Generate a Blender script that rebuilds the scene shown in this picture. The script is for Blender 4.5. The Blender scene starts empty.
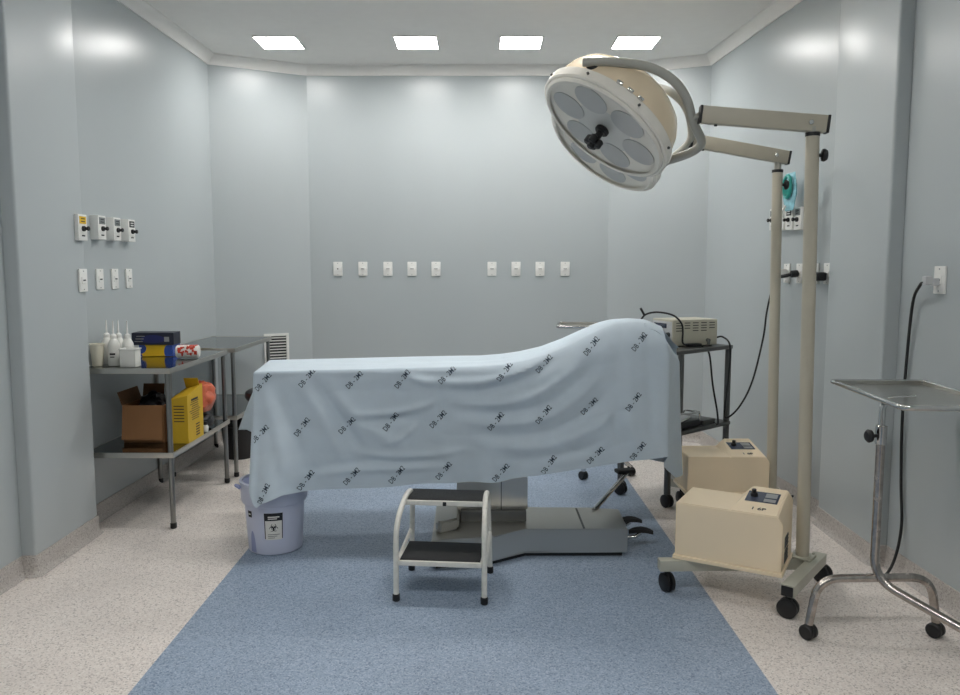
import bpy, bmesh, math, random
from mathutils import Vector, Matrix, noise
random.seed(4)
C = bpy.context.scene.collection
PI = math.pi
V = Vector

# ------------------------------------------------------------------ materials
def lin(c):
    c = c / 255.0
    return c / 12.92 if c <= 0.04045 else ((c + 0.055) / 1.055) ** 2.4
def rgb(r, g, b): return (lin(r), lin(g), lin(b), 1.0)
MATS = {}
def mat(name, col, rough=0.5, metal=0.0, var=0.06, vscale=12.0, bump=0.0, bscale=60.0, coat=0.0, stretch=(1, 1, 1), trans=0.0, alpha=1.0, sheen=0.0, rvar=0.0, spec=0.5):
    if name in MATS: return MATS[name]
    m = bpy.data.materials.new(name); m.use_nodes = True
    nt = m.node_tree; b = nt.nodes['Principled BSDF']
    b.inputs['Roughness'].default_value = rough
    b.inputs['Metallic'].default_value = metal
    b.inputs['Coat Weight'].default_value = coat
    b.inputs['Coat Roughness'].default_value = 0.08
    b.inputs['Transmission Weight'].default_value = trans
    b.inputs['Alpha'].default_value = alpha
    b.inputs['Sheen Weight'].default_value = sheen
    b.inputs['Specular IOR Level'].default_value = spec
    tc = nt.nodes.new('ShaderNodeTexCoord'); mp = nt.nodes.new('ShaderNodeMapping')
    mp.inputs['Scale'].default_value = stretch
    nt.links.new(tc.outputs['Object'], mp.inputs['Vector'])
    n = nt.nodes.new('ShaderNodeTexNoise'); n.inputs['Scale'].default_value = vscale; n.inputs['Detail'].default_value = 4
    nt.links.new(mp.outputs['Vector'], n.inputs['Vector'])
    r = nt.nodes.new('ShaderNodeMapRange'); r.clamp = False
    r.inputs['To Min'].default_value = 1 - var; r.inputs['To Max'].default_value = 1 + var
    r.inputs['From Min'].default_value = 0.3; r.inputs['From Max'].default_value = 0.7
    nt.links.new(n.outputs['Fac'], r.inputs['Value'])
    mx = nt.nodes.new('ShaderNodeVectorMath'); mx.operation = 'SCALE'
    mx.inputs[0].default_value = col[:3]
    nt.links.new(r.outputs['Result'], mx.inputs['Scale'])
    nt.links.new(mx.outputs['Vector'], b.inputs['Base Color'])
    if rvar:
        r2 = nt.nodes.new('ShaderNodeMapRange'); r2.clamp = False
        r2.inputs['To Min'].default_value = max(0.0, rough - rvar); r2.inputs['To Max'].default_value = rough + rvar
        r2.inputs['From Min'].default_value = 0.3; r2.inputs['From Max'].default_value = 0.7
        nt.links.new(n.outputs['Fac'], r2.inputs['Value']); nt.links.new(r2.outputs['Result'], b.inputs['Roughness'])
    if bump:
        n2 = nt.nodes.new('ShaderNodeTexNoise'); n2.inputs['Scale'].default_value = bscale; n2.inputs['Detail'].default_value = 3
        nt.links.new(mp.outputs['Vector'], n2.inputs['Vector'])
        bp = nt.nodes.new('ShaderNodeBump'); bp.inputs['Strength'].default_value = bump; bp.inputs['Distance'].default_value = 0.01
        nt.links.new(n2.outputs['Fac'], bp.inputs['Height']); nt.links.new(bp.outputs['Normal'], b.inputs['Normal'])
    MATS[name] = m
    return m

def speckle(name, base, dark, light, scale=150.0, rough=0.45):
    m = bpy.data.materials.new(name); m.use_nodes = True
    nt = m.node_tree; b = nt.nodes['Principled BSDF']; b.inputs['Roughness'].default_value = rough
    b.inputs['Specular IOR Level'].default_value = 0.35
    tc = nt.nodes.new('ShaderNodeTexCoord')
    v = nt.nodes.new('ShaderNodeTexVoronoi'); v.inputs['Scale'].default_value = scale
    nt.links.new(tc.outputs['Object'], v.inputs['Vector'])
    s = nt.nodes.new('ShaderNodeSeparateColor'); nt.links.new(v.outputs['Color'], s.inputs['Color'])
    cr = nt.nodes.new('ShaderNodeValToRGB'); cr.color_ramp.interpolation = 'CONSTANT'
    e = cr.color_ramp.elements
    e[0].position = 0; e[0].color = dark
    e[1].position = 0.11; e[1].color = base
    def mixc(a, c, t): return tuple(a[i] * (1 - t) + c[i] * t for i in range(3)) + (1,)
    for p, c in ((0.32, mixc(base, dark, .3)), (0.52, base), (0.74, mixc(base, light, .5)), (0.9, light)):
        x = e.new(p); x.color = c
    nt.links.new(s.outputs['Red'], cr.inputs['Fac'])
    n = nt.nodes.new('ShaderNodeTexNoise'); n.inputs['Scale'].default_value = 2.2; n.inputs['Detail'].default_value = 5
    nt.links.new(tc.outputs['Object'], n.inputs['Vector'])
    r = nt.nodes.new('ShaderNodeMapRange'); r.inputs['From Min'].default_value = .3; r.inputs['From Max'].default_value = .7
    r.inputs['To Min'].default_value = .93; r.inputs['To Max'].default_value = 1.06
    nt.links.new(n.outputs['Fac'], r.inputs['Value'])
    mx = nt.nodes.new('ShaderNodeVectorMath'); mx.operation = 'SCALE'
    nt.links.new(cr.outputs['Color'], mx.inputs[0]); nt.links.new(r.outputs['Result'], mx.inputs['Scale'])
    nt.links.new(mx.outputs['Vector'], b.inputs['Base Color'])
    MATS[name] = m
    return m

def emit(name, col, s):
    m = bpy.data.materials.new(name); m.use_nodes = True
    nt = m.node_tree; b = nt.nodes['Principled BSDF']
    b.inputs['Base Color'].default_value = (.8, .8, .8, 1)
    b.inputs['Emission Color'].default_value = col; b.inputs['Emission Strength'].default_value = s
    return m

WALL = mat('glossy_wall_paint', rgb(177, 184, 186), 0.29, var=.02, vscale=1.2, bump=.03, bscale=2.2, stretch=(1, 1, .35), spec=.42)
CEIL = mat('ceiling_plaster', rgb(238, 236, 232), 0.9, var=.012)
BEIGE = speckle('beige_vinyl', rgb(230, 221, 214), rgb(186, 177, 171), rgb(240, 234, 228), 190.0)
BLUE = speckle('blue_vinyl', rgb(150, 166, 186), rgb(116, 132, 154), rgb(174, 187, 203), 190.0)
SKIRT = speckle('baseboard_vinyl', rgb(186, 180, 175), rgb(156, 150, 145), rgb(200, 195, 190), 190.0)
STEEL = mat('stainless_steel', rgb(196, 194, 188), 0.29, 1.0, var=.012, vscale=3)
TOPSTEEL = mat('polished_steel_top', rgb(128, 132, 132), 0.12, 1.0, var=.01, vscale=3)
TUBE = mat('steel_tube', rgb(150, 150, 147), 0.3, 1.0, var=.05)
DARKSTEEL = mat('dull_grey_metal', rgb(105, 106, 104), 0.45, .8, var=.08)
CHROME = mat('chrome', rgb(205, 205, 203), 0.12, 1.0, var=.06, vscale=20, rvar=.06)
RUSTCHROME = mat('worn_chrome', rgb(175, 168, 162), 0.2, 1.0, var=.28, vscale=28, rvar=.1)
WPLA = mat('white_plastic', rgb(232, 232, 228), 0.4, var=.02)
GPLA = mat('grey_plastic', rgb(150, 152, 152), 0.45, var=.03)
BLK = mat('black_plastic', rgb(24, 24, 26), 0.45, var=.1)
RUB = mat('black_rubber', rgb(26, 27, 29), 0.7, var=.15, bump=.2, bscale=120)
CREAM = mat('cream_enamel', rgb(248, 228, 196), 0.35, var=.02, vscale=4)
BASEP = mat('grey_beige_enamel', rgb(186, 185, 171), 0.38, var=.03)
ARMP = mat('taupe_enamel', rgb(186, 180, 163), 0.4, var=.03)
FORKP = mat('grey_fork_enamel', rgb(172, 172, 164), 0.33, var=.03)
DOME = mat('ivory_lamp_shell', rgb(240, 222, 192), 0.22, var=.02, coat=.3)
RIMW = mat('white_lamp_rim', rgb(238, 234, 224), 0.25, var=.03)
FACE = mat('lamp_face_diffuser', rgb(206, 207, 203), 0.3, var=.02, coat=.3)
LENS = mat('tinted_lens', rgb(184, 186, 185), 0.3, var=.02, coat=.25)
CLOTH = mat('pale_blue_cotton', rgb(198, 211, 221), 0.85, var=.03, vscale=9, bump=.12, bscale=260, sheen=.15, spec=.2)
INK = mat('dark_blue_print', rgb(52, 66, 82), 0.8, var=.05)
WHITEP = mat('chipped_white_paint', rgb(226, 224, 216), 0.4, var=.06, vscale=40)
TREAD = mat('black_tread_rubber', rgb(30, 30, 31), 0.6, var=.15, vscale=30, bump=.3, bscale=80, stretch=(1, 6, 1))
LAV = mat('lavender_plastic', rgb(200, 205, 224), 0.42, var=.02)
LAVD = mat('lavender_recess', rgb(150, 158, 196), 0.5, var=.02)
PAPER = mat('label_paper', rgb(226, 224, 218), 0.6, var=.02)
INKB = mat('black_ink', rgb(30, 31, 36), 0.6, var=.05)
CARD = mat('brown_cardboard', rgb(158, 114, 76), 0.85, var=.06, vscale=5)
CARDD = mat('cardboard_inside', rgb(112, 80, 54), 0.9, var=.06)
YEL = mat('yellow_card', rgb(206, 168, 34), 0.55, var=.05)
YELB = mat('bright_yellow_card', rgb(226, 182, 28), 0.45, var=.04)
BLUEB = mat('blue_card', rgb(48, 78, 160), 0.45, var=.05)
NAVY = mat('navy_card', rgb(28, 34, 92), 0.35, var=.1)
NAVYD = mat('dark_navy_card', rgb(22, 26, 46), 0.4, var=.1)
RED = mat('red_print_wrap', rgb(196, 62, 40), 0.4, var=.2, vscale=40)
ORANGE = mat('orange_plastic_bag', rgb(206, 104, 74), 0.35, var=.15, vscale=20)
MILK = mat('milky_plastic', rgb(226, 226, 220), 0.35, var=.03)
MILKY = mat('milky_cream_plastic', rgb(226, 220, 200), 0.35, var=.03)
BAG = mat('black_plastic_bag', rgb(20, 20, 24), 0.3, var=.2, vscale=20)
TEAL = mat('teal_plastic', rgb(60, 170, 160), 0.3, var=.15, vscale=30)
CYAN = mat('pale_cyan_film', rgb(150, 205, 218), 0.22, var=.2, vscale=30)
STICKY = mat('yellow_sticker', rgb(232, 190, 20), 0.5, var=.03)
STICKG = mat('grey_sticker', rgb(120, 126, 126), 0.5, var=.03)
STICKB = mat('black_sticker', rgb(36, 38, 40), 0.5, var=.03)
ESU = mat('beige_grey_enamel', rgb(196, 193, 176), 0.45, var=.03)
SCREEN = mat('dark_display_glass', rgb(70, 76, 92), 0.15, var=.1)
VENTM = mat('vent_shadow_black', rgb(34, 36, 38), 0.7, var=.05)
GREYL = mat('light_grey_panel', rgb(196, 198, 200), 0.4, var=.03)
LEDS = [emit('led_diffuser_back', (1.0, .98, .95, 1), 22.0), emit('led_unseen_middle', (1.0, .98, .95, 1), 32.0), emit('led_unseen_front', (1.0, .98, .95, 1), 26.0)]

# ------------------------------------------------------------------ mesh helpers
def NB(): return bmesh.new()
def box(bm, c, s, bev=0.0, rot=None, mi=0, seg=2):
    M = Matrix.Translation(V(c)) @ (rot.to_4x4() if rot is not None else Matrix()) @ Matrix.Diagonal((s[0], s[1], s[2], 1))
    g = bmesh.ops.create_cube(bm, size=1.0, matrix=M)
    vs = g['verts']
    fs = {f for v in vs for f in v.link_faces}
    for f in fs: f.material_index = mi
    if bev > 0:
        es = list({e for v in vs for e in v.link_edges})
        r = bmesh.ops.bevel(bm, geom=es, offset=bev, segments=seg, affect='EDGES', profile=.6)
        for f in r['faces']: f.material_index = mi
    return bm
def box2(bm, a, b, bev=0.0, mi=0):
    return box(bm, [(a[i] + b[i]) / 2 for i in range(3)], [abs(b[i] - a[i]) for i in range(3)], bev, None, mi)
def merge(bm, q, mi):
    for f in q.faces: f.material_index = mi
    me = bpy.data.meshes.new('q'); q.to_mesh(me); q.free(); bm.from_mesh(me); bpy.data.meshes.remove(me)
def frame_of(d):
    d = d.normalized()
    u = V((0, 0, 1)).cross(d)
    if u.length < 1e-3: u = V((1, 0, 0))
    u.normalize(); return u, d.cross(u)
def ringset(bm, rings, closed_u=True, cap=True, mi=0):
    vr = [[bm.verts.new(p) for p in r] for r in rings]
    n = len(vr[0])
    for a, b in zip(vr[:-1], vr[1:]):
        for i in range(n if closed_u else n - 1):
            j = (i + 1) % n
            try:
                f = bm.faces.new((a[i], a[j], b[j], b[i])); f.material_index = mi; f.smooth = True
            except ValueError: pass
    if cap:
        for r, fl in ((vr[0], True), (vr[-1], False)):
            try:
                f = bm.faces.new(list(reversed(r)) if fl else r); f.material_index = mi
            except ValueError: pass
    return vr
def tube(bm, pts, r, n=12, mi=0, cap=True):
    pts = [V(p) for p in pts]
    rr = r if isinstance(r, (list, tuple)) else [r] * len(pts)
    rings = []; u = None
    for i, p in enumerate(pts):
        d = (pts[min(i + 1, len(pts) - 1)] - pts[max(i - 1, 0)]).normalized()
        if u is None: u, w = frame_of(d)
        else:
            u = (u - d * u.dot(d)).normalized()
        w = d.cross(u)
        rings.append([p + (u * math.cos(2 * PI * k / n) + w * math.sin(2 * PI * k / n)) * rr[i] for k in range(n)])
    ringset(bm, rings, True, cap, mi); return bm
def smooth_path(pts, per=6):
    pts = [V(p) for p in pts]; out = []
    P = [pts[0] * 2 - pts[1]] + pts + [pts[-1] * 2 - pts[-2]]
    for i in range(1, len(P) - 2):
        a, b, c, d = P[i - 1:i + 3]
        for k in range(per):
            t = k / per
            out.append(.5 * ((2 * b) + (c - a) * t + (2 * a - 5 * b + 4 * c - d) * t * t + (3 * b - a - 3 * c + d) * t ** 3))
    out.append(pts[-1]); return out
def fillet(pts, r, seg=6):
    pts = [V(p) for p in pts]; out = [pts[0]]
    for i in range(1, len(pts) - 1):
        a, b, c = pts[i - 1:i + 2]
        d1 = (a - b); d2 = (c - b); k = min(r, d1.length * .49, d2.length * .49)
        p1 = b + d1.normalized() * k; p2 = b + d2.normalized() * k
        for s in range(seg + 1):
            t = s / seg
            out.append(p1 * (1 - t) ** 2 + b * 2 * t * (1 - t) + p2 * t * t)
    out.append(pts[-1]); return out
def lathe(bm, prof, axis=(0, 0, 1), origin=(0, 0, 0), n=32, mi=0, cap=True, xdir=None):
    ax = V(axis).normalized(); u, w = frame_of(ax)
    if xdir is not None:
        u = V(xdir); u = (u - ax * u.dot(ax)).normalized(); w = ax.cross(u)
    o = V(origin)
    rings = [[o + ax * h + (u * math.cos(2 * PI * k / n) + w * math.sin(2 * PI * k / n)) * max(r, 1e-4) for k in range(n)] for r, h in prof]
    ringset(bm, rings, True, cap, mi); return bm
def cyl(bm, a, b, r, n=16, mi=0, bev=0.0):
    a, b = V(a), V(b); L = (b - a).length
    pr = [(r, 0), (r, L)] if not bev else [(r - bev, 0), (r, bev), (r, L - bev), (r - bev, L)]
    return lathe(bm, pr, b - a, a, n, mi)
def quad(bm, pts, mi=0):
    f = bm.faces.new([bm.verts.new(p) for p in pts]); f.material_index = mi; return f
def extrude_poly(bm, pts2, z0, z1, bev=0.0, mi=0):
    lo = [bm.verts.new((x, y, z0)) for x, y in pts2]; hi = [bm.verts.new((x, y, z1)) for x, y in pts2]
    n = len(lo); fs = [bm.faces.new(list(reversed(lo))), bm.faces.new(hi)]
    for i in range(n): fs.append(bm.faces.new((lo[i], lo[(i + 1) % n], hi[(i + 1) % n], hi[i])))
    for f in fs: f.material_index = mi
    if bev: bmesh.ops.bevel(bm, geom=list({e for f in fs for e in f.edges}), offset=bev, segments=2, affect='EDGES')
    return bm
def xform(bm, M):
    bmesh.ops.transform(bm, matrix=M, verts=bm.verts); return bm
def text_geo(s, size, bold=.0):
    cu = bpy.data.curves.new('t', 'FONT'); cu.body = s; cu.size = size; cu.offset = bold
    cu.align_x = 'CENTER'; cu.align_y = 'CENTER'; cu.resolution_u = 2
    o = bpy.data.objects.new('t', cu); C.objects.link(o)
    dg = bpy.context.evaluated_depsgraph_get(); dg.update()
    me = o.evaluated_get(dg).to_mesh()
    vs = [v.co.copy() for v in me.vertices]; fs = [list(p.vertices) for p in me.polygons]
    o.evaluated_get(dg).to_mesh_clear()
    bpy.data.objects.remove(o); bpy.data.curves.remove(cu)
    return vs, fs
def put_text(bm, s, size, M, mi=0, bold=.0):
    vs, fs = text_geo(s, size, bold)
    nv = [bm.verts.new(M @ v) for v in vs]
    for f in fs:
        try: bm.faces.new([nv[i] for i in f]).material_index = mi
        except ValueError: pass
def plane_M(o, x, y):          # local xy drawn on plane at o spanned by x,y
    x = V(x).normalized(); y = V(y); y = (y - x * y.dot(x)).normalized(); z = x.cross(y); o = V(o)
    return Matrix(((x.x, y.x, z.x, o.x), (x.y, y.y, z.y, o.y), (x.z, y.z, z.z, o.z), (0, 0, 0, 1)))

# ------------------------------------------------------------------ object helpers
INV = {}
def thing(name, label, cat, loc=(0, 0, 0), rz=0.0, group=None):
    o = bpy.data.objects.new(name, None); C.objects.link(o); o.empty_display_size = .05
    o.location = loc; o.rotation_euler = (0, 0, rz); o['label'] = label; o['category'] = cat
    if group: o['group'] = group
    INV[o.name] = (Matrix.Translation(V(loc)) @ Matrix.Rotation(rz, 4, 'Z')).inverted()
    return o
def obj(name, bm, ms, parent=None, local=False, flat=False):
    p = parent
    while p is not None and p.parent is not None: p = p.parent
    if p is not None and not local and p.name in INV:
        bmesh.ops.transform(bm, matrix=INV[p.name], verts=bm.verts)
    bmesh.ops.recalc_face_normals(bm, faces=bm.faces)
    me = bpy.data.meshes.new(name); bm.to_mesh(me); bm.free()
    for m in (ms if isinstance(ms, (list, tuple)) else [ms]): me.materials.append(m)
    if not flat:
        me.polygons.foreach_set('use_smooth', [True] * len(me.polygons))
        me.set_sharp_from_angle(angle=math.radians(38))
    o = bpy.data.objects.new(name, me); C.objects.link(o)
    if parent is not None: o.parent = parent
    return o
def tag(o, label, cat, group=None):
    o['label'] = label; o['category'] = cat
    if group: o['group'] = group
    return o
def solo(name, bm, ms, label, cat, base=None, group=None, flat=False):   # one-mesh thing with its origin at its base
    if base is None:
        xs = [v.co.x for v in bm.verts]; ys = [v.co.y for v in bm.verts]; zs = [v.co.z for v in bm.verts]
        base = ((min(xs) + max(xs)) / 2, (min(ys) + max(ys)) / 2, min(zs))
    xform(bm, Matrix.Translation(-V(base)))
    o = obj(name, bm, ms, flat=flat); o.location = base
    return tag(o, label, cat, group)
def dup(root, loc, rz, label):
    r = root.copy(); C.objects.link(r); r.location = loc; r.rotation_euler = (0, 0, rz); r['label'] = label
    for ch in list(root.children):
        c = ch.copy(); C.objects.link(c); c.parent = r
        for g in list(ch.children):
            d = g.copy(); C.objects.link(d); d.parent = c
    return r
def place(root, loc, rz):
    root.location = loc; root.rotation_euler = (0, 0, rz)
def struct(name, bm, ms, flat=False):
    o = obj(name, bm, ms, flat=flat); o['kind'] = 'structure'; return o

# ------------------------------------------------------------------ room shell
CZ = 3.14
PL = [(-2.2, -2.0), (-2.165, 3.57), (-2.10, 3.57), (-2.105, 4.18), (-2.21, 4.18), (-2.165, 6.39), (-1.46, 6.76), (1.10, 6.76),
      (1.85, 6.42), (1.99, 4.34), (1.93, 4.34), (1.925, 3.71), (1.995, 3.71), (2.15, -2.0)]
def rounded(poly, idx, r=.014, seg=4):
    out = []; src = []
    n = len(poly)
    for i, p in enumerate(poly):
        if i not in idx: out.append(p); src.append(i); continue
        a = V(poly[i - 1]); b = V(p); c = V(poly[(i + 1) % n])
        p1 = b + (a - b).normalized() * r; p2 = b + (c - b).normalized() * r
        for s in range(seg + 1):
            t = s / seg; q = p1 * (1 - t) ** 2 + b * 2 * t * (1 - t) + p2 * t * t
            out.append((q.x, q.y)); src.append(i)
    return out, src
RP, SRC = rounded(PL, {2, 3, 10, 11})
def mitre(i):
    n = len(RP); a = V(RP[i - 1]); b = V(RP[i]); c = V(RP[(i + 1) % n])
    d1 = (b - a).normalized(); d2 = (c - b).normalized()
    n1 = V((d1.y, -d1.x)); n2 = V((d2.y, -d2.x)); m = (n1 + n2).normalized()
    return m / max(.5, m.dot(n1))
MIT = [mitre(i) for i in range(len(RP))]
def sweep(i0, i1, prof):                       # i0..i1 source corner indices
    ids = [k for k in range(len(RP)) if i0 <= SRC[k] <= i1]
    if i1 >= len(PL): ids.append(0)
    bm = NB()
    rings = []
    for k in ids:
        b = V(RP[k]); m = MIT[k]
        rings.append([(b.x + m.x * d, b.y + m.y * d, z) for d, z in prof])
    ringset(bm, rings, True, True); return bm
wallp = [(0, 0), (0, CZ + .02), (-.12, CZ + .02), (-.12, 0)]
basep = [(0, .1), (.007, .1), (.009, .035), (.016, .014), (.032, .002), (0, .002)]
corn = [(0, 3.062), (.012, 3.062), (.014, 3.072), (.022, 3.085), (.036, 3.105), (.054, 3.122), (.066, 3.128), (.070, 3.14), (0, 3.14)]
SIDES = [('left', 0, 5), ('back_left', 5, 6), ('back', 6, 7), ('back_right', 7, 8), ('right', 8, 13), ('front', 13, 14)]
for nme, a, b in SIDES:
    struct('wall_' + nme, sweep(a, b, wallp), WALL)
    struct('baseboard_' + nme, sweep(a, b, basep), SKIRT)
for k, (nme, a, b) in enumerate(SIDES):
    struct('trim_%d' % (k + 1), sweep(a, b, corn), CEIL)
bm = NB()
for x0, x1, mi in ((-2.35, -1.205, 0), (-1.205, 1.02, 1), (1.02, 2.35, 0)):
    yb = 5.95 if mi else 6.9
    quad(bm, [(x0, -2.15, 0), (x1, -2.15, 0), (x1, yb, 0), (x0, yb, 0)], mi)
    if mi: quad(bm, [(x0, yb, 0), (x1, yb, 0), (x1, 6.9, 0), (x0, 6.9, 0)], 0)
quad(bm, [(-2.35, -2.15, -.08), (-2.35, 6.9, -.08), (2.35, 6.9, -.08), (2.35, -2.15, -.08)], 0)
struct('floor', bm, [BEIGE, BLUE], flat=True)
bm = NB(); box2(bm, (-2.35, -2.15, CZ), (2.35, 6.95, CZ + .1)); struct('ceiling', bm, CEIL, flat=True)

# ------------------------------------------------------------------ ceiling lights
def ceiling_light(LED):
    t = thing('ceiling_light', 'l', 'ceiling light', (0, 0, 0), 0, 'square ceiling panel lights')
    b = NB(); s = .157; w = .009
    for cx, cy, sx, sy in ((0, s, 2 * s + w, w), (0, -s, 2 * s + w, w), (s, 0, w, 2 * s - w), (-s, 0, w, 2 * s - w)):
        box(b, (cx, cy, -.005), (sx, sy, .010), .002)
    obj('frame', b, WPLA, t, True)
    b = NB(); box(b, (0, 0, -.004), (2 * s - w, 2 * s - w, .006)); obj('diffuser', b, LED, t, True, flat=True)
    return t
XS = [-1.505, -.475, .305, 1.165]; ORD = ['leftmost', 'second from the left', 'third from the left', 'rightmost, above the surgical lamps']
for r_, (y, wh) in enumerate(((6.05, 'by the back wall'), (4.05, 'unseen above the operating table'), (.9, 'unseen near the camera'))):  # middle and front rows are out of view, put in for their light
    cl0 = ceiling_light(LEDS[r_])
    row = [-.62, .45] if r_ == 1 else XS
    for i, x in enumerate(row):
        lb = 'square ceiling light in the row %s, %s' % (wh, ('left one', 'right one')[i] if r_ == 1 else ORD[i] if y > 6 else ORD[i].split(',')[0])
        if i == 0: place(cl0, (x, y, CZ), 0); cl0['label'] = lb
        else: dup(cl0, (x, y, CZ), 0, lb)

# ------------------------------------------------------------------ wall fittings (built facing -Y, back on y=0)
def socket(tall=.12, wid=.078, slots=3):
    t = thing('wall_socket', 'l', 'wall socket')
    b = NB(); box(b, (0, -.005, 0), (wid, .010, tall), .003); obj('plate', b, WPLA, t, True)
    b = NB(); box(b, (0, -.0115, 0), (wid * .55, .005, tall * .3), .002); ins = obj('socket_insert', b, WPLA, t, True)
    b = NB()
    if slots == 1: cyl(b, (0, -.0142, 0), (0, -.0152, 0), .006, 10)
    else:
        for k in (-1, 0, 1): cyl(b, (k * .0095, -.0142, 0), (k * .0095, -.0152, 0), .004, 8)
    obj('pin_holes', b, INKB, ins, True)
    for k in (-1, 1):
        b = NB(); cyl(b, (0, -.0098, k * tall * .4), (0, -.0115, k * tall * .4), .0035, 10); obj('screw', b, GPLA, t, True)
    return t
s0 = socket(); s1 = socket(slots=1)
s0['group'] = s1['group'] = 'white sockets along the back wall'
BX = [-1.224, -1.009, -.793, -.586, -.379, .103, .310, .517, .733]
NM = ['leftmost of the five, with one round hole', 'second of the group of five', 'middle one of the group of five', 'fourth of the group of five', 'last of the five, next to the gap',
      'first after the gap, leftmost of the four', 'second of the group of four', 'third of the group of four', 'rightmost of the whole row']
for i, x in enumerate(BX):
    lb = 'white socket plate on the back wall, ' + NM[i]
    if i == 0: place(s1, (x, 6.76, 1.447), 0); s1['label'] = lb
    elif i == 1: place(s0, (x, 6.76, 1.447), 0); s0['label'] = lb
    else: dup(s0, (x, 6.76, 1.447), 0, lb)
def on_left(y): return -2.1025 if y < 4.18 else -2.21 + (y - 4.18) * .045 / 2.21
def on_right(y): return 1.99 - (y - 4.34) * .14 / 2.08
RLEFT = PI / 2 - .02; RRIGHT = -PI / 2 + .067
for i, (y, o) in enumerate(zip((4.135, 4.525, 4.705, 4.885), ('nearest the camera', 'second from the camera', 'third from the camera', 'farthest from the camera'))):
    r = dup(s0, (on_left(y), y, 1.388), RLEFT, 'white socket plate on the left wall under the gas outlets, ' + o); r['group'] = 'white sockets on the left wall'
for i, (y, o) in enumerate(zip((4.96, 4.79, 4.60, 4.455), ('farthest, holding the white adapter', 'second, with a black plug in it', 'third, seen between lamp pole and black adapter', 'nearest, beside the black adapter'))):
    r = dup(s0, (on_right(y), y, 1.42), RRIGHT, 'white socket plate on the right wall, ' + o); r['group'] = 'white sockets on the right wall'
wnr = lambda y: 1.995 + (3.71 - y) * .155 / 5.71
RNEAR = -PI / 2 - .027 + .054
r = dup(s0, (wnr(3.40), 3.40, 1.40), -PI / 2 + .027, 'white socket plate on the right wall with metal plug and black cable'); r['group'] = 'white sockets on the right wall'

def gas_outlet(name_m, d=.05, w=.088, h=.136):
    t = thing('gas_outlet', 'l', 'gas outlet', group='medical gas outlet boxes on the walls')
    b = NB(); box(b, (0, -d / 2, 0), (w, d, h), .004); obj('housing', b, WPLA, t, True)
    b = NB(); box(b, (0, -d - .001, .038), (w * .72, .002, .038), 0); C_ = b
    b = NB()
    for k in range(2): box(b, (0, -d - .0025, .045 - k * .014), (w * .4, .001, .005))
    merge(C_, b, 1); obj('label_sticker', C_, [name_m, WPLA if name_m is STICKB else INKB], t, True, flat=True)
    b = NB(); cyl(b, (0, -d + .002, -.006), (0, -d - .012, -.006), .014, 16, bev=.002); cyl(b, (0, -d - .01, -.006), (0, -d - .028, -.006), .008, 14)
    cyl(b, (0, -d - .024, -.006), (0, -d - .034, -.006), .012, 14, bev=.002); obj('valve', b, BLK, t, True)
    b = NB(); box(b, (0, -d - .0015, -.043), (.026, .003, .007), 0); obj('slot', b, INKB, t, True)
    return t
go_y = gas_outlet(STICKY, d=.022); go_g = gas_outlet(STICKG); go_b = gas_outlet(STICKB)
place(go_y, (on_left(4.13), 4.13, 1.664), RLEFT); go_y['label'] = 'white gas outlet with yellow sticker on the left wall, nearest of its row'
place(go_g, (on_left(4.495), 4.495, 1.682), RLEFT); go_g['label'] = 'white gas outlet box with grey sticker, second in the left wall row'
dup(go_g, (on_left(4.675), 4.675, 1.682), RLEFT, 'white gas outlet box with grey sticker, third in the left wall row')
place(go_b, (on_left(4.86), 4.86, 1.682), RLEFT); go_b['label'] = 'white gas outlet box with black sticker, far end of the left wall row'
dup(go_g, (on_right(5.10), 5.10, 1.765), RRIGHT, 'white gas outlet box on the right wall under the cyan mask bag')
dup(go_b, (on_right(4.985), 4.985, 1.76), RRIGHT, 'white gas outlet box with black sticker between the two lamp poles')
dup(go_b, (on_right(4.87), 4.87, 1.755), RRIGHT, 'white gas outlet box behind the near lamp pole on the right wall')
dup(go_g, (on_right(4.755), 4.755, 1.75), RRIGHT, 'white gas outlet box just right of the near lamp pole')

# oxygen mask bag on the far right outlet
yb_ = 4.80; xb_ = on_right(yb_) - .08
t = thing('oxygen_mask', 'cyan and teal plastic oxygen mask in film hanging on the right wall outlet', 'oxygen mask', (xb_, yb_, 1.77))
b = NB(); pts = []
N1, N2 = 14, 10
g = [[None] * (N2 + 1) for _ in range(N1 + 1)]
for side in (-1, 1):
    rows = []
    for i in range(N1 + 1):
        v = i / N1; row = []
        for j in range(N2 + 1):
            u = j / N2 * 2 - 1
            wd = .085 * (.75 + .35 * math.sin(v * PI * .9))
            th = .022 * math.sqrt(max(0, 1 - u * u)) * math.sin(PI * min(1, v * .9 + .08)) + .003 * noise.noise(V((u * 4, v * 6, side)))
            row.append(b.verts.new((xb_ + side * th, yb_ + u * wd, 1.80 + v * .225)))
        rows.append(row)
    for i in range(N1):
        for j in range(N2): b.faces.new((rows[i][j], rows[i][j + 1], rows[i + 1][j + 1], rows[i + 1][j]))
obj('film_bag', b, CYAN, t)
b = NB(); ring = [(xb_ - .03, yb_ - .03 + .05 * math.cos(a), 1.94 + .065 * math.sin(a)) for a in [k * 2 * PI / 20 for k in range(21)]]
tube(b, ring, .011, 8); lathe(b, [(.045, 0), (.035, .02), (.015, .035)], (-1, 0, .1), (xb_ - .028, yb_ - .03, 1.93), 16)
obj('mask_shell', b, TEAL, t)
b = NB(); tube(b, smooth_path([(xb_ - .02, yb_ + .01, 1.83), (xb_ - .035, yb_ + .02, 1.79), (xb_ - .02, yb_ + .03, 1.755)]), .007, 8); obj('connector_tube', b, MILK, t)

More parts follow.
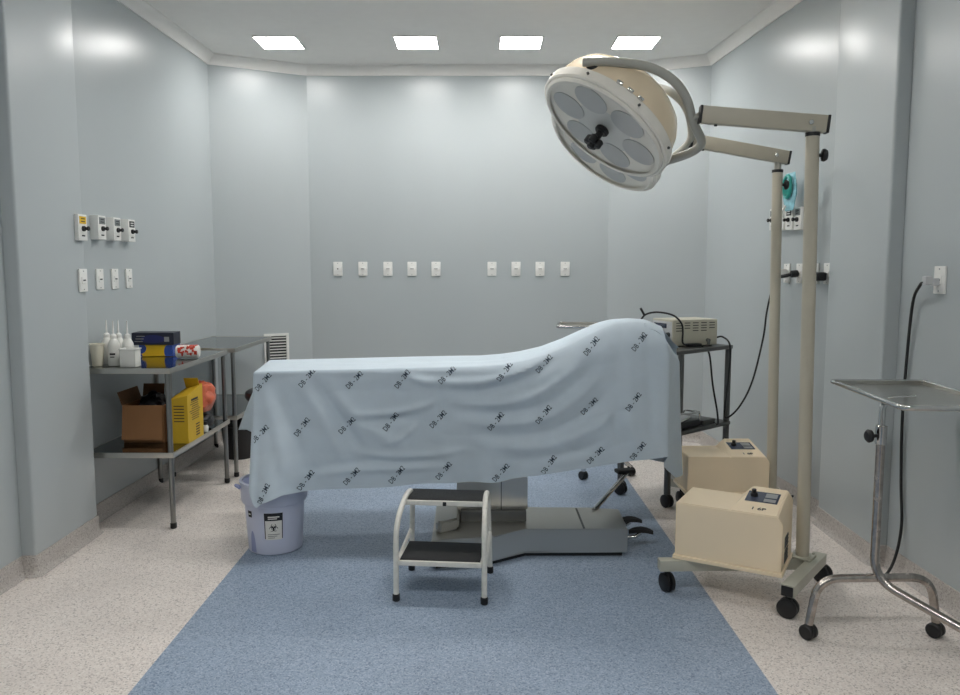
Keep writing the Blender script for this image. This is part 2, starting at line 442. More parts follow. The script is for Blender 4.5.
# plugs and adapters on the right wall
y_ = 4.95; x_ = on_right(y_)
b = NB(); box(b, (x_ - .041, y_, 1.42), (.05, .045, .055), .006); cyl(b, (x_ - .064, y_, 1.42), (x_ - .085, y_, 1.42), .016, 12)
solo('plug_adapter', b, WPLA, 'white cube plug adapter in the farthest right wall socket', 'plug adapter')
y_ = 4.79; x_ = on_right(y_)
b = NB(); cyl(b, (x_ - .017, y_, 1.42), (x_ - .06, y_, 1.415), .022, 14, bev=.004); tube(b, smooth_path([(x_ - .055, y_, 1.415), (x_ - .09, y_ + .01, 1.405), (x_ - .1, y_ + .06, 1.40)]), .011, 8)
solo('power_plug', b, BLK, 'black plug just left of the near lamp pole on the right wall', 'power plug')
y_ = 4.47; x_ = on_right(y_)
b = NB()
tube(b, smooth_path([(x_ - .05, y_ + .10, 1.425), (x_ - .06, y_ + .06, 1.405), (x_ - .055, y_ + .02, 1.40)]), .02, 10)
box(b, (x_ - .052, y_ - .01, 1.405), (.06, .085, .05), .014)
solo('power_adapter', b, BLK, 'chunky black power adapter on the right wall right of the near lamp pole', 'power adapter')
# near plug with cable
y_ = 3.40; x_ = wnr(y_)
t = thing('mains_lead', 'black mains lead with grey plug running from the near right socket to the floor', 'cable', (x_ - .02, y_, .01))
b = NB(); box(b, (x_ - .026, y_ + .004, 1.392), (.03, .032, .034), .005); box(b, (x_ - .055, y_ + .010, 1.398), (.03, .036, .038), .006); obj('plug', b, GREYL, t)
b = NB(); tube(b, smooth_path([(x_ - .065, 3.415, 1.39), (x_ - .058, 3.46, 1.375), (x_ - .03, 3.56, 1.29), (1.985, 3.605, 1.02), (1.983, 3.61, .74), (1.985, 3.595, .45), (1.982, 3.565, .25), (1.96, 3.565, .09), (1.90, 3.54, .01), (1.80, 3.50, .008)], 7), .007, 8)
obj('cable', b, BLK, t)

# return air grille on the back left wall
t = thing('air_grille', 'white louvred air grille low on the angled wall behind the steel tables', 'air grille')
b = NB(); W_, H_ = .21, .27
for cx, cz, sx, sz in ((0, H_ / 2 - .011, W_, .022), (0, -H_ / 2 + .011, W_, .022), (W_ / 2 - .011, 0, .022, H_ - .044), (-W_ / 2 + .011, 0, .022, H_ - .044)):
    box(b, (cx, -.008, cz), (sx, .016, sz), .003)
fr = obj('frame', b, WPLA, t, True)
b = NB(); box(b, (0, -.001, 0), (W_ - .04, .002, H_ - .04)); obj('duct_opening', b, VENTM, t, True)
for k in range(9):
    b = NB(); box(b, (0, -.007, -H_ / 2 + .036 + k * .0247), (W_ - .044, .009, .007), 0, Matrix.Rotation(.3, 3, 'X')); obj('louvre', b, WPLA, t, True)
place(t, (-1.735, 6.614, .765), math.atan2(.37, .705))

# ------------------------------------------------------------------ left steel tables
def steel_table(label, loc, w, d):
    t = thing('steel_table', label, 'table', loc, 0, 'two-shelf stainless steel tables by the left wall')
    for nm, z, m_ in (('tabletop', .905, TOPSTEEL), ('lower_shelf', .435, TOPSTEEL)):
        b = NB(); box(b, (0, 0, z - .006), (w - .008, d - .008, .010)); o = obj(nm, b, m_, t, True, flat=True)
        b = NB()
        for cx, cy, sx, sy in ((0, d / 2 - .003, w, .006), (0, -d / 2 + .003, w, .006), (w / 2 - .003, 0, .006, d), (-w / 2 + .003, 0, .006, d)):
            box(b, (cx, cy, z - .014), (sx, sy, .030), .002)
        obj('edge_rim', b, STEEL, o, True)
    for sx in (-1, 1):
        for sy in (-1, 1):
            b = NB(); x, y = sx * (w / 2 - .024), sy * (d / 2 - .024)
            cyl(b, (x, y, .03), (x, y, .893), .0145, 16); lg = obj('leg', b, TUBE, t, True)
            b = NB(); cyl(b, (x, y, 0), (x, y, .034), .0175, 16, bev=.004); obj('foot_cap', b, BLK, lg, True)
    return t
steel_table('near steel table with bottles and boxes against the left wall', (-1.945, 4.72, 0), .50, .98)
steel_table('far bare-topped steel table behind the first by the left wall', (-1.925, 5.79, 0), .49, .94)
TZ = .906
# things on the near table
b = NB(); lathe(b, [(.026, 0), (.028, .004), (.037, .115), (.041, .118), (.041, .126), (.037, .126), (.035, .118), (.025, .008), (.001, .008)], origin=(-2.145, 4.345, TZ), n=28)
solo('plastic_cup', b, MILKY, 'cream plastic cup at the wall corner of the near steel table', 'cup')
bt = thing('squeeze_bottle', 'l', 'bottle', group='white squeeze bottles with long nozzles')
b = NB(); lathe(b, [(.03, 0), (.033, .004), (.033, .105), (.030, .125), (.018, .148), (.014, .155), (.001, .155)], n=24); obj('body', b, MILK, bt, True)
b = NB(); lathe(b, [(.016, .150), (.017, .153), (.017, .170), (.010, .176), (.006, .18), (.0035, .25), (.001, .251)], n=18); obj('nozzle', b, WPLA, bt, True)
for i, (x, y, lb) in enumerate([(-2.14, 4.455, 'leftmost, next to the cream cup'), (-2.062, 4.37, 'second from left, with black writing'), (-2.07, 4.45, 'third from left, behind the tub'), (-1.992, 4.39, 'rightmost, beside the navy box')]):
    L_ = 'white squeeze bottle on the near steel table, ' + lb
    if i == 0: place(bt, (x, y, TZ), 0); bt['label'] = L_
    else:
        r = dup(bt, (x, y, TZ), 0, L_)
        if i == 1:
            b = NB()
            for k, (a0, z0, ln, hh) in enumerate([(-.75, .13, .35, .006), (-.35, .127, .3, .01), (-.6, .118, .3, .006), (-.2, .115, .3, .008), (-.6, .062, .9, .010), (-.55, .048, .7, .005)]):
                rr = .0335 if z0 < .11 else .0335 - (z0 - .108) * .42
                vs = []
                for s in range(5):
                    a = -PI / 2 + a0 + ln * s / 4 + .3
                    vs.append(((rr * math.cos(a), rr * math.sin(a), z0), ((rr - hh * .3 * (z0 > .11)) * math.cos(a), (rr - hh * .3 * (z0 > .11)) * math.sin(a), z0 + hh)))
                for s in range(4): quad(b, [vs[s][0], vs[s + 1][0], vs[s + 1][1], vs[s][1]])
            obj('handwriting', b, INKB, r, True)
t = thing('plastic_tub', 'small open translucent white tub in front of the squeeze bottles', 'tub', (-1.945, 4.31, TZ))
b = NB()
for cx, cy, sx, sy in ((0, .036, .085, .003), (0, -.036, .085, .003), (.041, 0, .003, .075), (-.041, 0, .003, .075)): box(b, (cx, cy, .05), (sx, sy, .10), .001)
box(b, (0, 0, .002), (.085, .075, .004)); obj('wall_shell', b, MILK, t, True)
b = NB()
for cx, cy, sx, sy in ((0, .039, .095, .008), (0, -.039, .095, .008), (.044, 0, .008, .07), (-.044, 0, .008, .07)): box(b, (cx, cy, .10), (sx, sy, .006), .002)
obj('rim', b, WPLA, t, True)
for k in range(3):
    b = NB(); cyl(b, (-.022 + k * .022, -.005, .006), (-.022 + k * .022, .005, .085), .009, 10); obj('sachet', b, MILKY, t, True)

t = thing('glove_box', 'yellow and blue cardboard glove box under the navy box', 'box', (-2.015, 4.88, TZ))
C_ = NB(); box(C_, (0, 0, .036), (.205, .12, .072), .002)
b = NB()
box(b, (.104, 0, .036), (.003, .1205, .0725))
def blob(b, cx, cz, rx, rz, y, clip=(-.1025, .1025, .001, .071)):
    vs = []
    for k in range(28):
        a = 2 * PI * k / 28
        vs.append((min(max(cx + rx * math.cos(a), clip[0]), clip[1]), y, min(max(cz + rz * math.sin(a), clip[2]), clip[3])))
    quad(b, vs)
blob(b, -.1025, .05, .045, .035, -.0608); blob(b, .1025, .03, .05, .06, -.0608)
blob(b, -.1025, .0, .02, .02, -.0608)
merge(C_, b, 1); obj('carton', C_, [YELB, BLUEB], t, True, flat=True)
t = thing('glove_box', 'dark navy cardboard box lying on the yellow and blue box', 'box', (-2.03, 4.875, TZ + .0725), .05)
C_ = NB(); box(C_, (0, 0, .038), (.255, .13, .076), .002)
b = NB(); blob(b, .0, .036, .075, .026, -.0658, (-.115, .115, .002, .074)); merge(C_, b, 1)
b = NB()
for k in range(3): box(b, (-.085 + k * .006, -.0655, .022 + k * .016), (.05, .001, .004))
box(b, (.085, -.0655, .035), (.03, .001, .03)); merge(C_, b, 2); obj('carton', C_, [NAVYD, NAVY, GPLA], t, True, flat=True)
t = thing('gauze_pack', 'red and white wrapped roll pack at the front edge of the near steel table', 'pack', (-1.785, 4.74, TZ), .12)
C_ = NB(); cyl(C_, (-.068, 0, .04), (.068, 0, .04), .04, 24, bev=.008)
b = NB()
for k in range(60):
    x = random.uniform(-.055, .058); a = random.uniform(-.3, 2.9); la = random.uniform(.12, .5); lx = random.uniform(.008, .026)
    if x < -.02 and k % 2: continue
    pr = []
    for s in range(4):
        aa = a + la * s / 3; pr.append((-.0405 * math.cos(aa - .4), .0405 * math.sin(aa - .4)))
    for s in range(3):
        y0, z0 = pr[s]; y1, z1 = pr[s + 1]
        quad(b, [(x, y0, .04 + z0), (min(x + lx, .062), y0, .04 + z0), (min(x + lx, .062), y1, .04 + z1), (x, y1, .04 + z1)])
merge(C_, b, 1); obj('wrap', C_, [PAPER, RED], t, True)

# things on the lower shelf
SZ = .436
t = thing('cardboard_box', 'open brown cardboard box on the lower shelf of the near steel table', 'cardboard box', (-1.965, 4.62, SZ))
b = NB(); W_, D_, H_ = .235, .26, .22
for cx, cy, sx, sy in ((0, D_ / 2, W_, .006), (0, -D_ / 2, W_, .006), (W_ / 2, 0, .006, D_), (-W_ / 2, 0, .006, D_)): box(b, (cx, cy, H_ / 2), (sx, sy, H_))
box(b, (0, 0, .003), (W_, D_, .006)); obj('carton', b, CARD, t, True, flat=True)
b = NB(); box(b, (0, 0, -.1), (W_, .005, .2), 0, None); xform(b, Matrix.Translation((0, -D_ / 2 - .004, H_)) @ Matrix.Rotation(-.14, 4, 'X')); obj('flap', b, CARD, t, True, flat=True)
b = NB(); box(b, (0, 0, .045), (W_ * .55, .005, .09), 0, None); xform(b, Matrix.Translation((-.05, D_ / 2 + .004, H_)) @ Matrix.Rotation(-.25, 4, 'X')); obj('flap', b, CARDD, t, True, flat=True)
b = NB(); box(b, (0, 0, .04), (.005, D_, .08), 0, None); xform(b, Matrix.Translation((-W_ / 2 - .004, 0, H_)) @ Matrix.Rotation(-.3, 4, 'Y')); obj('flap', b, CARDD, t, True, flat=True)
b = NB(); box(b, (0, -D_ / 2 - .010, .02), (.1, .004, .03), 0, Matrix.Rotation(-.12, 3, 'X')); obj('tuck_tab', b, CARD, t, True, flat=True)
t = thing('sharps_box', 'yellow cardboard sharps box with dark printing on the lower shelf', 'sharps box', (-1.745, 4.585, SZ))
b = NB(); W_, D_, H_ = .10, .25, .26
vs = [(-W_ / 2, -D_ / 2, 0), (W_ / 2, -D_ / 2, 0), (W_ / 2, D_ / 2, 0), (-W_ / 2, D_ / 2, 0), (-W_ / 2, -D_ / 2, H_), (W_ / 2, -D_ / 2, H_ + .02), (W_ / 2, D_ / 2, H_ + .06), (-W_ / 2, D_ / 2, H_ + .03)]
vv = [b.verts.new(v) for v in vs]
for f in ((3, 2, 1, 0), (4, 5, 6, 7), (0, 1, 5, 4), (1, 2, 6, 5), (2, 3, 7, 6), (3, 0, 4, 7)): b.faces.new([vv[i] for i in f])
C_ = b
b = NB()
for k in range(10):
    w = random.uniform(.08, .17); box(b, (W_ / 2 + .0005, -.01 + random.uniform(-.01, .01), .245 - k * .013), (.001, w, .004 if k else .012))
for k in range(5): box(b, (W_ / 2 + .0005, .03, .09 - k * .016), (.001, .06, .007))
for k in range(6): box(b, (0, -D_ / 2 - .0005, .22 - k * .018), (.06, .001, .005))
merge(C_, b, 1); obj('carton', C_, [YEL, INKB], t, True, flat=True)
b = NB(); box(b, (0, 0, .03), (.085, .004, .07)); xform(b, Matrix.Translation((.0, D_ / 2 - .02, H_ + .04)) @ Matrix.Rotation(.5, 4, 'X')); obj('lid_flap', b, YEL, t, True, flat=True)
def lumpy(c, s, amp=.2, fr=3.0, seed=0, sub=4):
    b = NB(); bmesh.ops.create_icosphere(b, subdivisions=sub, radius=1.0)
    for v in b.verts:
        k = 1 + amp * noise.noise(v.co * fr * .6 + V((seed, 0, 0))) + amp * .4 * noise.noise(v.co * fr * 2 + V((0, seed, 0)))
        v.co = V((v.co.x * s[0] * k, v.co.y * s[1] * k, max(v.co.z * k, -.92) * s[2]))
        v.co += V(c)
    return b
solo('plastic_bag', lumpy((-1.77, 4.92, SZ + .20), (.075, .13, .10), .25, 3, 2), ORANGE, 'crumpled orange plastic bag behind the yellow sharps box', 'plastic bag')
b = lumpy((-1.79, 4.9, SZ + .048), (.09, .13, .052), .12, 3, 6)
solo('plastic_bag', b, BAG, 'dark crumpled bundle beneath the orange bag on the lower shelf', 'plastic bag')
solo('plastic_bag', lumpy((-1.945, 4.62, SZ + .2), (.09, .10, .075), .3, 3.4, 9), BAG, 'black plastic bag bulging out of the open cardboard box', 'plastic bag')
t = thing('small_bottle', 'tiny clear bottle with black cap at the shelf edge', 'bottle', (-1.712, 4.79, SZ))
b = NB(); lathe(b, [(.016, 0), (.018, .004), (.018, .035), (.011, .045), (.001, .045)], n=18); obj('body', b, MILK, t, True)
b = NB(); cyl(b, (0, 0, .045), (0, 0, .066), .013, 16, bev=.002); obj('cap', b, BLK, t, True)
# black bin under far table, round stool behind the bed
t = thing('waste_bin', 'black waste bin on the floor under the far steel table', 'bin', (-1.86, 5.92, 0))
b = NB(); lathe(b, [(.10, 0), (.105, .01), (.132, .255), (.140, .258), (.140, .272), (.13, .272), (.1, .02), (.001, .02)], n=32); obj('body', b, BLK, t, True)
b = NB(); lathe(b, [(.142, .262), (.146, .262), (.146, .276), (.142, .276)], n=32, cap=False); obj('rim', b, RUB, t, True)
t = thing('round_stool', 'black padded round stool mostly hidden behind the draped bed end', 'stool', (-1.36, 5.05, 0))
b = NB(); lathe(b, [(.14, .60), (.165, .605), (.175, .625), (.17, .652), (.15, .665), (.001, .668)], n=32); obj('seat', b, BAG, t, True)
b = NB(); cyl(b, (0, 0, .12), (0, 0, .60), .02, 16); obj('post', b, CHROME, t, True)
for k in range(5):
    a = 2 * PI * k / 5 + .3; b = NB(); tube(b, [(0, 0, .13), (.14 * math.cos(a), .14 * math.sin(a), .05)], .014, 10)
    l_ = obj('leg', b, CHROME, t, True); b = NB(); lathe(b, [(.001, 0), (.018, .004), (.022, .022), (.018, .04), (.001, .045)], origin=(.14 * math.cos(a), .14 * math.sin(a), 0), n=14); obj('glide', b, BLK, l_, True)

# ------------------------------------------------------------------ operating table
t = thing('operating_table', 'stainless steel operating table with heavy base standing under the blue sheet', 'operating table', (.06, 4.15, 0))
b = NB()
extrude_poly(b, [(.225, 3.815), (.745, 3.815), (.757, 4.14), (.60, 4.17), (.25, 4.17), (.05, 4.45), (-.24, 4.47), (-.24, 4.15), (-.235, 3.64), (.07, 3.70)], .022, .146, .005)
base = obj('base', b, STEEL, t)
b = NB(); extrude_poly(b, [(.23, 3.83), (.72, 3.83), (.73, 4.12), (.24, 4.15), (.04, 4.42), (-.22, 4.44), (-.215, 3.66), (.065, 3.72)], .001, .024); obj('base_gap_shade', b, VENTM, base)  # near-black block stands for the shade in the gap below the base
b = NB(); box2(b, (.52, 3.82, .146), (.53, 4.15, .1485)); obj('cover_seam', b, DARKSTEEL, base)
b = NB(); extrude_poly(b, [(-.20, 3.74), (-.105, 3.80), (-.105, 4.3), (-.22, 4.3), (-.22, 3.76)], .146, .205, .012); obj('raised_housing', b, STEEL, base)
b = NB(); box2(b, (-.10, 3.93, .14), (.24, 4.30, .20), .004); col = obj('column_collar', b, DARKSTEEL, t)
b = NB(); box2(b, (-.122, 3.96, .20), (.248, 4.28, .62), .006); box2(b, (-.09, 3.99, .62), (.22, 4.25, .80), .004)
cc = obj('column', b, STEEL, t)
b = NB(); box2(b, (.108, 3.957, .2), (.113, 3.961, .62)); obj('column_seam', b, DARKSTEEL, cc)
b = NB(); box2(b, (-1.02, 3.96, .80), (.62, 4.34, .845), .01); tt = obj('tabletop', b, STEEL, t)
b = NB(); box2(b, (-1.03, 3.95, .845), (.60, 4.36, .905), .02); obj('mattress', b, BAG, tt)
b = NB(); box(b, (.76, 4.16, .97), (.36, .38, .07), .02, Matrix.Rotation(-.35, 3, 'Y')); obj('raised_backrest', b, BAG, t)
b = NB(); tube(b, [(.62, 4.12, .146), (.875, 4.56, .232)], .013, 12); rd = obj('brake_rod', b, CHROME, t)
b = NB(); box(b, (.865, 4.57, .245), (.11, .07, .026), .012, Matrix.Rotation(.25, 3, 'Z')); obj('pedal_pad', b, RUB, rd)
def pedal(x, y, z, rz):
    b = NB(); tube(b, [(x - .07, y, z - .035), (x - .03, y, z - .03), (x, y, z - .01)], .010, 10); pr = obj('foot_pedal', b, CHROME, t)
    b = NB()
    rings = []
    for i in range(9):
        u = i / 8 * 2 - 1; hw = .03 * math.sqrt(max(.12, 1 - u * u)); zz = -.014 * u * u
        rings.append([(u * .062, -hw, zz), (u * .062, hw, zz), (u * .062, hw * .9, zz + .016), (u * .062, -hw * .9, zz + .016)])
    ringset(b, rings); xform(b, Matrix.Translation((x, y, z)) @ Matrix.Rotation(rz, 4, 'Z')); obj('pedal_pad', b, RUB, pr)
pedal(.80, 4.04, .115, .1); pedal(.835, 3.93, .095, -.1)

# ------------------------------------------------------------------ draped sheet
def interp(k, x):
    if x <= k[0][0]: return k[0][1]
    for (a, u), (b_, w) in zip(k[:-1], k[1:]):
        if x <= b_:
            t_ = (x - a) / (b_ - a); return u + (w - u) * t_
    return k[-1][1]
ZT = [(-1.3, .938), (-1.1, .942), (-.4, .958), (0, .966), (.12, .976), (.22, .992), (.34, 1.022), (.45, 1.066), (.55, 1.115), (.64, 1.158), (.72, 1.178), (.8, 1.184), (.88, 1.178), (.95, 1.155), (1.02, 1.10), (1.08, 1.04), (1.2, .96)]
RAD = [(-1.3, .022), (-.2, .03), (.1, .05), (.35, .09), (.6, .15), (.8, .16), (.95, .13), (1.2, .09)]
HF = [(-1.14, .36), (-1.125, .30), (-1.105, .272), (-1.07, .30), (-.98, .335), (-.88, .338), (-.465, .351), (-.207, .371), (.096, .376), (.217, .402), (.54, .444), (.776, .488), (.945, .505)]
FOLDS = [(8, .035, [(-.91, .876), (-.82, .754), (-.73, .591), (-.65, .437)]), (-8, .03, [(-.84, .886), (-.75, .769), (-.66, .632), (-.57, .509)]),
 (7, .04, [(-.76, .876), (-.65, .734), (-.52, .632), (-.36, .56)]), (-6, .03, [(-1.02, .871), (-.95, .693), (-.88, .514), (-.82, .375)]),
 (6, .035, [(-1.09, .871), (-1.03, .693), (-.98, .514), (-.95, .385)]), (7, .02, [(-.67, .719), (-.5, .719), (-.34, .744), (-.2, .795)]),
 (-7, .025, [(-.65, .688), (-.48, .693), (-.3, .724)]), (5, .02, [(-.5, .56), (-.4, .601), (-.31, .673)]),
 (7, .02, [(-.63, .529), (-.45, .509), (-.25, .514), (-.05, .55)]), (-6, .02, [(-.61, .493), (-.43, .478), (-.2, .483)]),
 (9, .025, [(-.38, .946), (-.31, .896), (-.2, .881), (0, .881), (.2, .936), (.35, 1.037), (.47, 1.116)]), (-10, .03, [(-.2, .845), (0, .84), (.17, .881), (.34, .971), (.51, 1.097)]),
 (8, .025, [(-.15, .785), (.05, .774), (.25, .81), (.4, .896), (.56, 1.037)]), (-7, .025, [(-.12, .739), (.07, .729), (.28, .754), (.43, .835), (.59, .986)]),
 (7, .025, [(-.1, .688), (.1, .673), (.33, .703), (.48, .795), (.62, .936)]), (-6, .025, [(-.05, .627), (.15, .611), (.38, .642), (.55, .744), (.66, .871)]),
 (6, .025, [(0, .565), (.2, .55), (.4, .576), (.6, .668), (.71, .795)]), (-5, .025, [(.05, .499), (.25, .493), (.48, .529), (.66, .611)]),
 (-6, .03, [(.83, 1.097), (.85, .896), (.86, .693), (.88, .514)]), (6, .04, [(.74, 1.072), (.75, .845), (.77, .642), (.8, .529)]),
 (-4, .03, [(.66, .795), (.69, .642), (.72, .514)]), (6, .02, [(-.86, .406), (-.66, .437), (-.4, .447), (-.15, .457)]),
 (-4, .02, [(-.91, .437), (-.71, .473), (-.51, .478)]), (-5, .025, [(-.2, .921), (-.21, .795), (-.18, .668)])]
FOLDS = [(a * .001 * 1.85, w, [(q.x, q.y) for q in (V((p.x, p.y)) for p in smooth_path([(x, z, 0) for x, z in pl], 4))]) for a, w, pl in FOLDS]
def seg_d(px, pz, a, b):
    ax, az = a; bx, bz = b; dx, dz = bx - ax, bz - az; L = dx * dx + dz * dz
    s = max(0, min(1, ((px - ax) * dx + (pz - az) * dz) / L)); ex = px - ax - s * dx; ez = pz - az - s * dz
    return ex * ex + ez * ez, s
def fold_d(x, z):
    D = 0
    for a, w, pl in FOLDS:
        best = 1e9; bi = 0; n = len(pl) - 1
        xs0 = min(pl[0][0], pl[-1][0]) - 3 * w; xs1 = max(pl[0][0], pl[-1][0]) + 3 * w
        if x < xs0 or x > xs1: continue
        for i in range(n):
            d, s = seg_d(x, z, pl[i], pl[i + 1])
            if d < best: best = d; bi = (i + s) / n
        if best < 9 * w * w:
            D += a * math.exp(-best / (w * w)) * min(1, 4 * bi + .15) * min(1, 4 * (1 - bi) + .15)
    return D
Y0 = 3.872
def front_y(x, z):                 # world y of the front face of the sheet
    zt = interp(ZT, x); r = interp(RAD, x); hem = interp(HF, x)
    ze = zt - r
    k = max(0, min(1, (ze - z) / max(.05, ze - hem)))
    fade = max(0, min(1, (zt - z) / .06)) * max(0, min(1, (x + 1.14) / .05)) * max(0, min(1, (.945 - x) / .05))
    D = fold_d(x, z) * fade
    D += .006 * noise.noise(V((x * 5, z * 3.2, 3.3))) * fade + .0025 * noise.noise(V((x * 14, z * 11, 8.1))) * fade
    D += .006 * (abs(noise.noise(V((x * 3.2 + z * 2.0, z * 7.5 - x * 1.5, 21.7)))) ** .7 - .35) * fade
    D += .010 * k * math.sin(x * 19 + 2.2 * math.sin(x * 5)) * k * fade
    D += .115 * k ** 1.4 * math.exp(-((x + 1.07) / .2) ** 2)
    D += .018 * k
    y = Y0
    if z > ze: y += r - math.sqrt(max(0, r * r - (z - ze) ** 2))
    return y - D
cor = [V((-1.14, Y0)), V((.945, Y0)), V((1.15, 4.45)), V((-1.205, 4.41))]
per = []
def edge(a, b, n, hemf, side):
    d = (b - a); nn = V((d.y, -d.x)).normalized()
    for i in range(n):
        t_ = (i + .5) / n; per.append((a + d * t_, nn, hemf(t_), side, t_))
edge(cor[0], cor[1], 300, None or (lambda t_: interp(HF, -1.14 + t_ * 2.085)), 'f')
edge(cor[1], cor[2], 70, lambda t_: interp([(0, .505), (.12, .5), (.3, .42), (.6, .30), (1, .275)], t_), 'r')
edge(cor[2], cor[3], 110, lambda t_: interp([(0, .30), (.2, .42), (.7, .45), (1, .53)], t_), 'b')
edge(cor[3], cor[0], 70, lambda t_: interp([(0, .53), (.12, .55), (.45, .44), (.8, .36), (1, .36)], t_), 'l')
b = NB()
NA, NS, NT = 7, 74, 14
cols = []
for (p, nn, hem, side, t_) in per:
    # round the corners a little
    cr = .035 if side in 'lbf' else .06
    x = p.x; zt = interp(ZT, x); r = interp(RAD, x)
    c_ = []
    ze = zt - r
    for i in range(NT):            # top, centre line outwards
        s = i / NT
        cx = max(-.95, min(.86, x)); cp = V((cx, 4.14)); q = p - nn * r
        e = cp.lerp(q, s)
        z = interp(ZT, e.x) + .004 * noise.noise(V((e.x * 4, e.y * 5, 1))) * (1 - s) + .0035 * noise.noise(V((e.x * 2.2, e.y * 14, 5))) * (1 - s * s)
        z -= .006 * s * s
        c_.append(V((e.x, e.y, z)))
    for i in range(NA + 1):
        a = i / NA * PI / 2
        q = p - nn * r * (1 - math.sin(a)); z = zt - .006 * (1 - i / NA) - r * (1 - math.cos(a))
        if side == 'f': q = V((q.x, front_y(q.x, z)))
        c_.append(V((q.x, q.y, z)))
    for i in range(1, NS + 1):
        l = i / NS; z = ze + (hem - ze) * l
        if side == 'f':
            q = V((p.x, front_y(p.x, z)))
            # corner gathers: pull the ends of the front slightly inwards/outwards
        else:
            D = .010 * l
            if side == 'l':
                D += .17 * l ** .8 * math.exp(-(t_ / .2) ** 2) - .03 * l * math.sin(t_ * PI) + .012 * l * math.sin(t_ * 16)
            if side == 'r':
                D += -.045 * min(1, l * 1.3) * math.exp(-((t_ - .35) / .18) ** 2) + .03 * l * math.exp(-((t_ - .8) / .2) ** 2)
            if side == 'b':
                D += .02 * l * math.sin(p.x * 17 + 1) + .02 * l
            q = p + nn * D
            if side == 'l': q = V((q.x, q.y - (front_y(-1.13, z) - Y0) * -1 * max(0, (t_ - .55) / .45) ** 2))
            if side == 'l' and t_ > .55: q = V((q.x, q.y))
            if side == 'r': q = V((q.x, q.y + (front_y(.94, z) - Y0) * max(0, 1 - t_ / .3) ** 2))
        c_.append(V((q.x, q.y, z)))
    cols.append(c_)
# smooth around corners so that the edges of the drape read as soft folds
n = len(cols)
isc = []
for k in range(n):
    a, c2 = per[k - 1][3], per[(k + 1) % n][3]
for it in range(5):
    new = [None] * n
    for k in range(n):
        t_, sd = per[k][4], per[k][3]
        Ln = {'f': 2.08, 'r': .61, 'b': 2.42, 'l': .555}[sd]
        dist = min(t_, 1 - t_) * Ln
        w = max(0, 1 - dist / .04) * .5
        if w > 0: new[k] = [cols[k][i] * (1 - w) + (cols[k - 1][i] + cols[(k + 1) % n][i]) * .5 * w for i in range(len(cols[k]))]
    for k in range(n):
        if new[k]: cols[k] = new[k]
vr = [[b.verts.new(v) for v in c_] for c_ in cols]
for k in range(n):
    a, c2 = vr[k], vr[(k + 1) % n]
    for i in range(len(a) - 1):
        b.faces.new((a[i], c2[i], c2[i + 1], a[i + 1]))
bmesh.ops.remove_doubles(b, verts=b.verts, dist=.0006)
# printed marks on the front of the cloth
TXT = [(-1.085, .897), (-.866, .917), (-.628, .907), (-.388, .912), (-.164, .932), (.124, .948), (.323, .985), (.561, 1.062), (.798, 1.085),
       (-1.095, .629), (-.892, .659), (-.667, .665), (-.446, .685), (-.21, .695), (.08, .685), (.32, .72), (.55, .761), (.769, .786),
       (-1.065, .345), (-.873, .393), (-.646, .408), (-.419, .414), (-.182, .434), (.106, .424), (.348, .465), (.584, .511), (.795, .538)]
tv, tf = text_geo('DB - 2M2', .037, .0003)
for i, (x0, z0) in enumerate(TXT):
    ang = .86 + .07 * math.sin(i * 2.7)
    if i == 18: ang = 1.15
    ca, sa = math.cos(ang), math.sin(ang); nv = []
    for v in tv:
        vx = v.x * .74
        x = x0 + vx * ca - v.y * sa; z = z0 + vx * sa + v.y * ca - (.013 if i < 7 else 0)
        x = max(-1.128, min(.93, x)); z = max(z, interp(HF, x) + .004); z = min(z, interp(ZT, x) - .004)
        nv.append(b.verts.new((x, front_y(x, z) - .0022, z)))
    for f in tf:
        try: b.faces.new([nv[j] for j in f]).material_index = 1
        except ValueError: pass
# top-facing folded second layer at the far right corner is part of the same cloth
base_ = (.0, 4.15, .27)
solo('bed_sheet', b, [CLOTH, INK], 'pale blue printed sheet draped over the operating table', 'sheet', base=base_)

# ------------------------------------------------------------------ step stool
t = thing('step_stool', 'white two-step metal stool with black treads in front of the bed', 'step stool', (-.158, 3.45, 0), -.095)
W2 = .194
for s in (-1, 1):
    pts = fillet([(s * W2, -.175, .02), (s * W2, -.165, .345), (s * (W2 - .012), .02, .425), (s * (W2 - .014), .165, .405), (s * (W2 - .004), .178, .02)], .09)
    b = NB(); tube(b, pts, .0125, 12); sf = obj('side_frame', b, WHITEP, t, True)
    for yy, xx in ((-.175, W2), (.178, W2 - .004)):
        b = NB(); cyl(b, (s * xx, yy, 0), (s * xx, yy, .032), .0165, 14, bev=.003); obj('foot_cap', b, BLK, sf, True)
    b = NB(); tube(b, [(s * W2, -.168, .165), (s * (W2 - .004), .17, .205)], .009, 10); obj('side_rail', b, WHITEP, t, True)
for nm, y0, y1, z in (('lower_tread', -.185, .06, .185), ('top_tread', -.02, .165, .405)):
    b = NB(); box2(b, (-W2 + .012, y0, z - .022), (W2 - .012, y1, z), .003); o = obj('step', b, WHITEP, t, True)
    b = NB(); box2(b, (-W2 + .018, y0 + .012, z), (W2 - .018, y1 - .004, z + .004), .0015); obj('tread_mat', b, TREAD, o, True)
    if nm == 'top_tread':
        b = NB(); box(b, (0, y0 - .002, z - .012), (.016, .008, .018), .002); obj('clip', b, BLK, o, True)

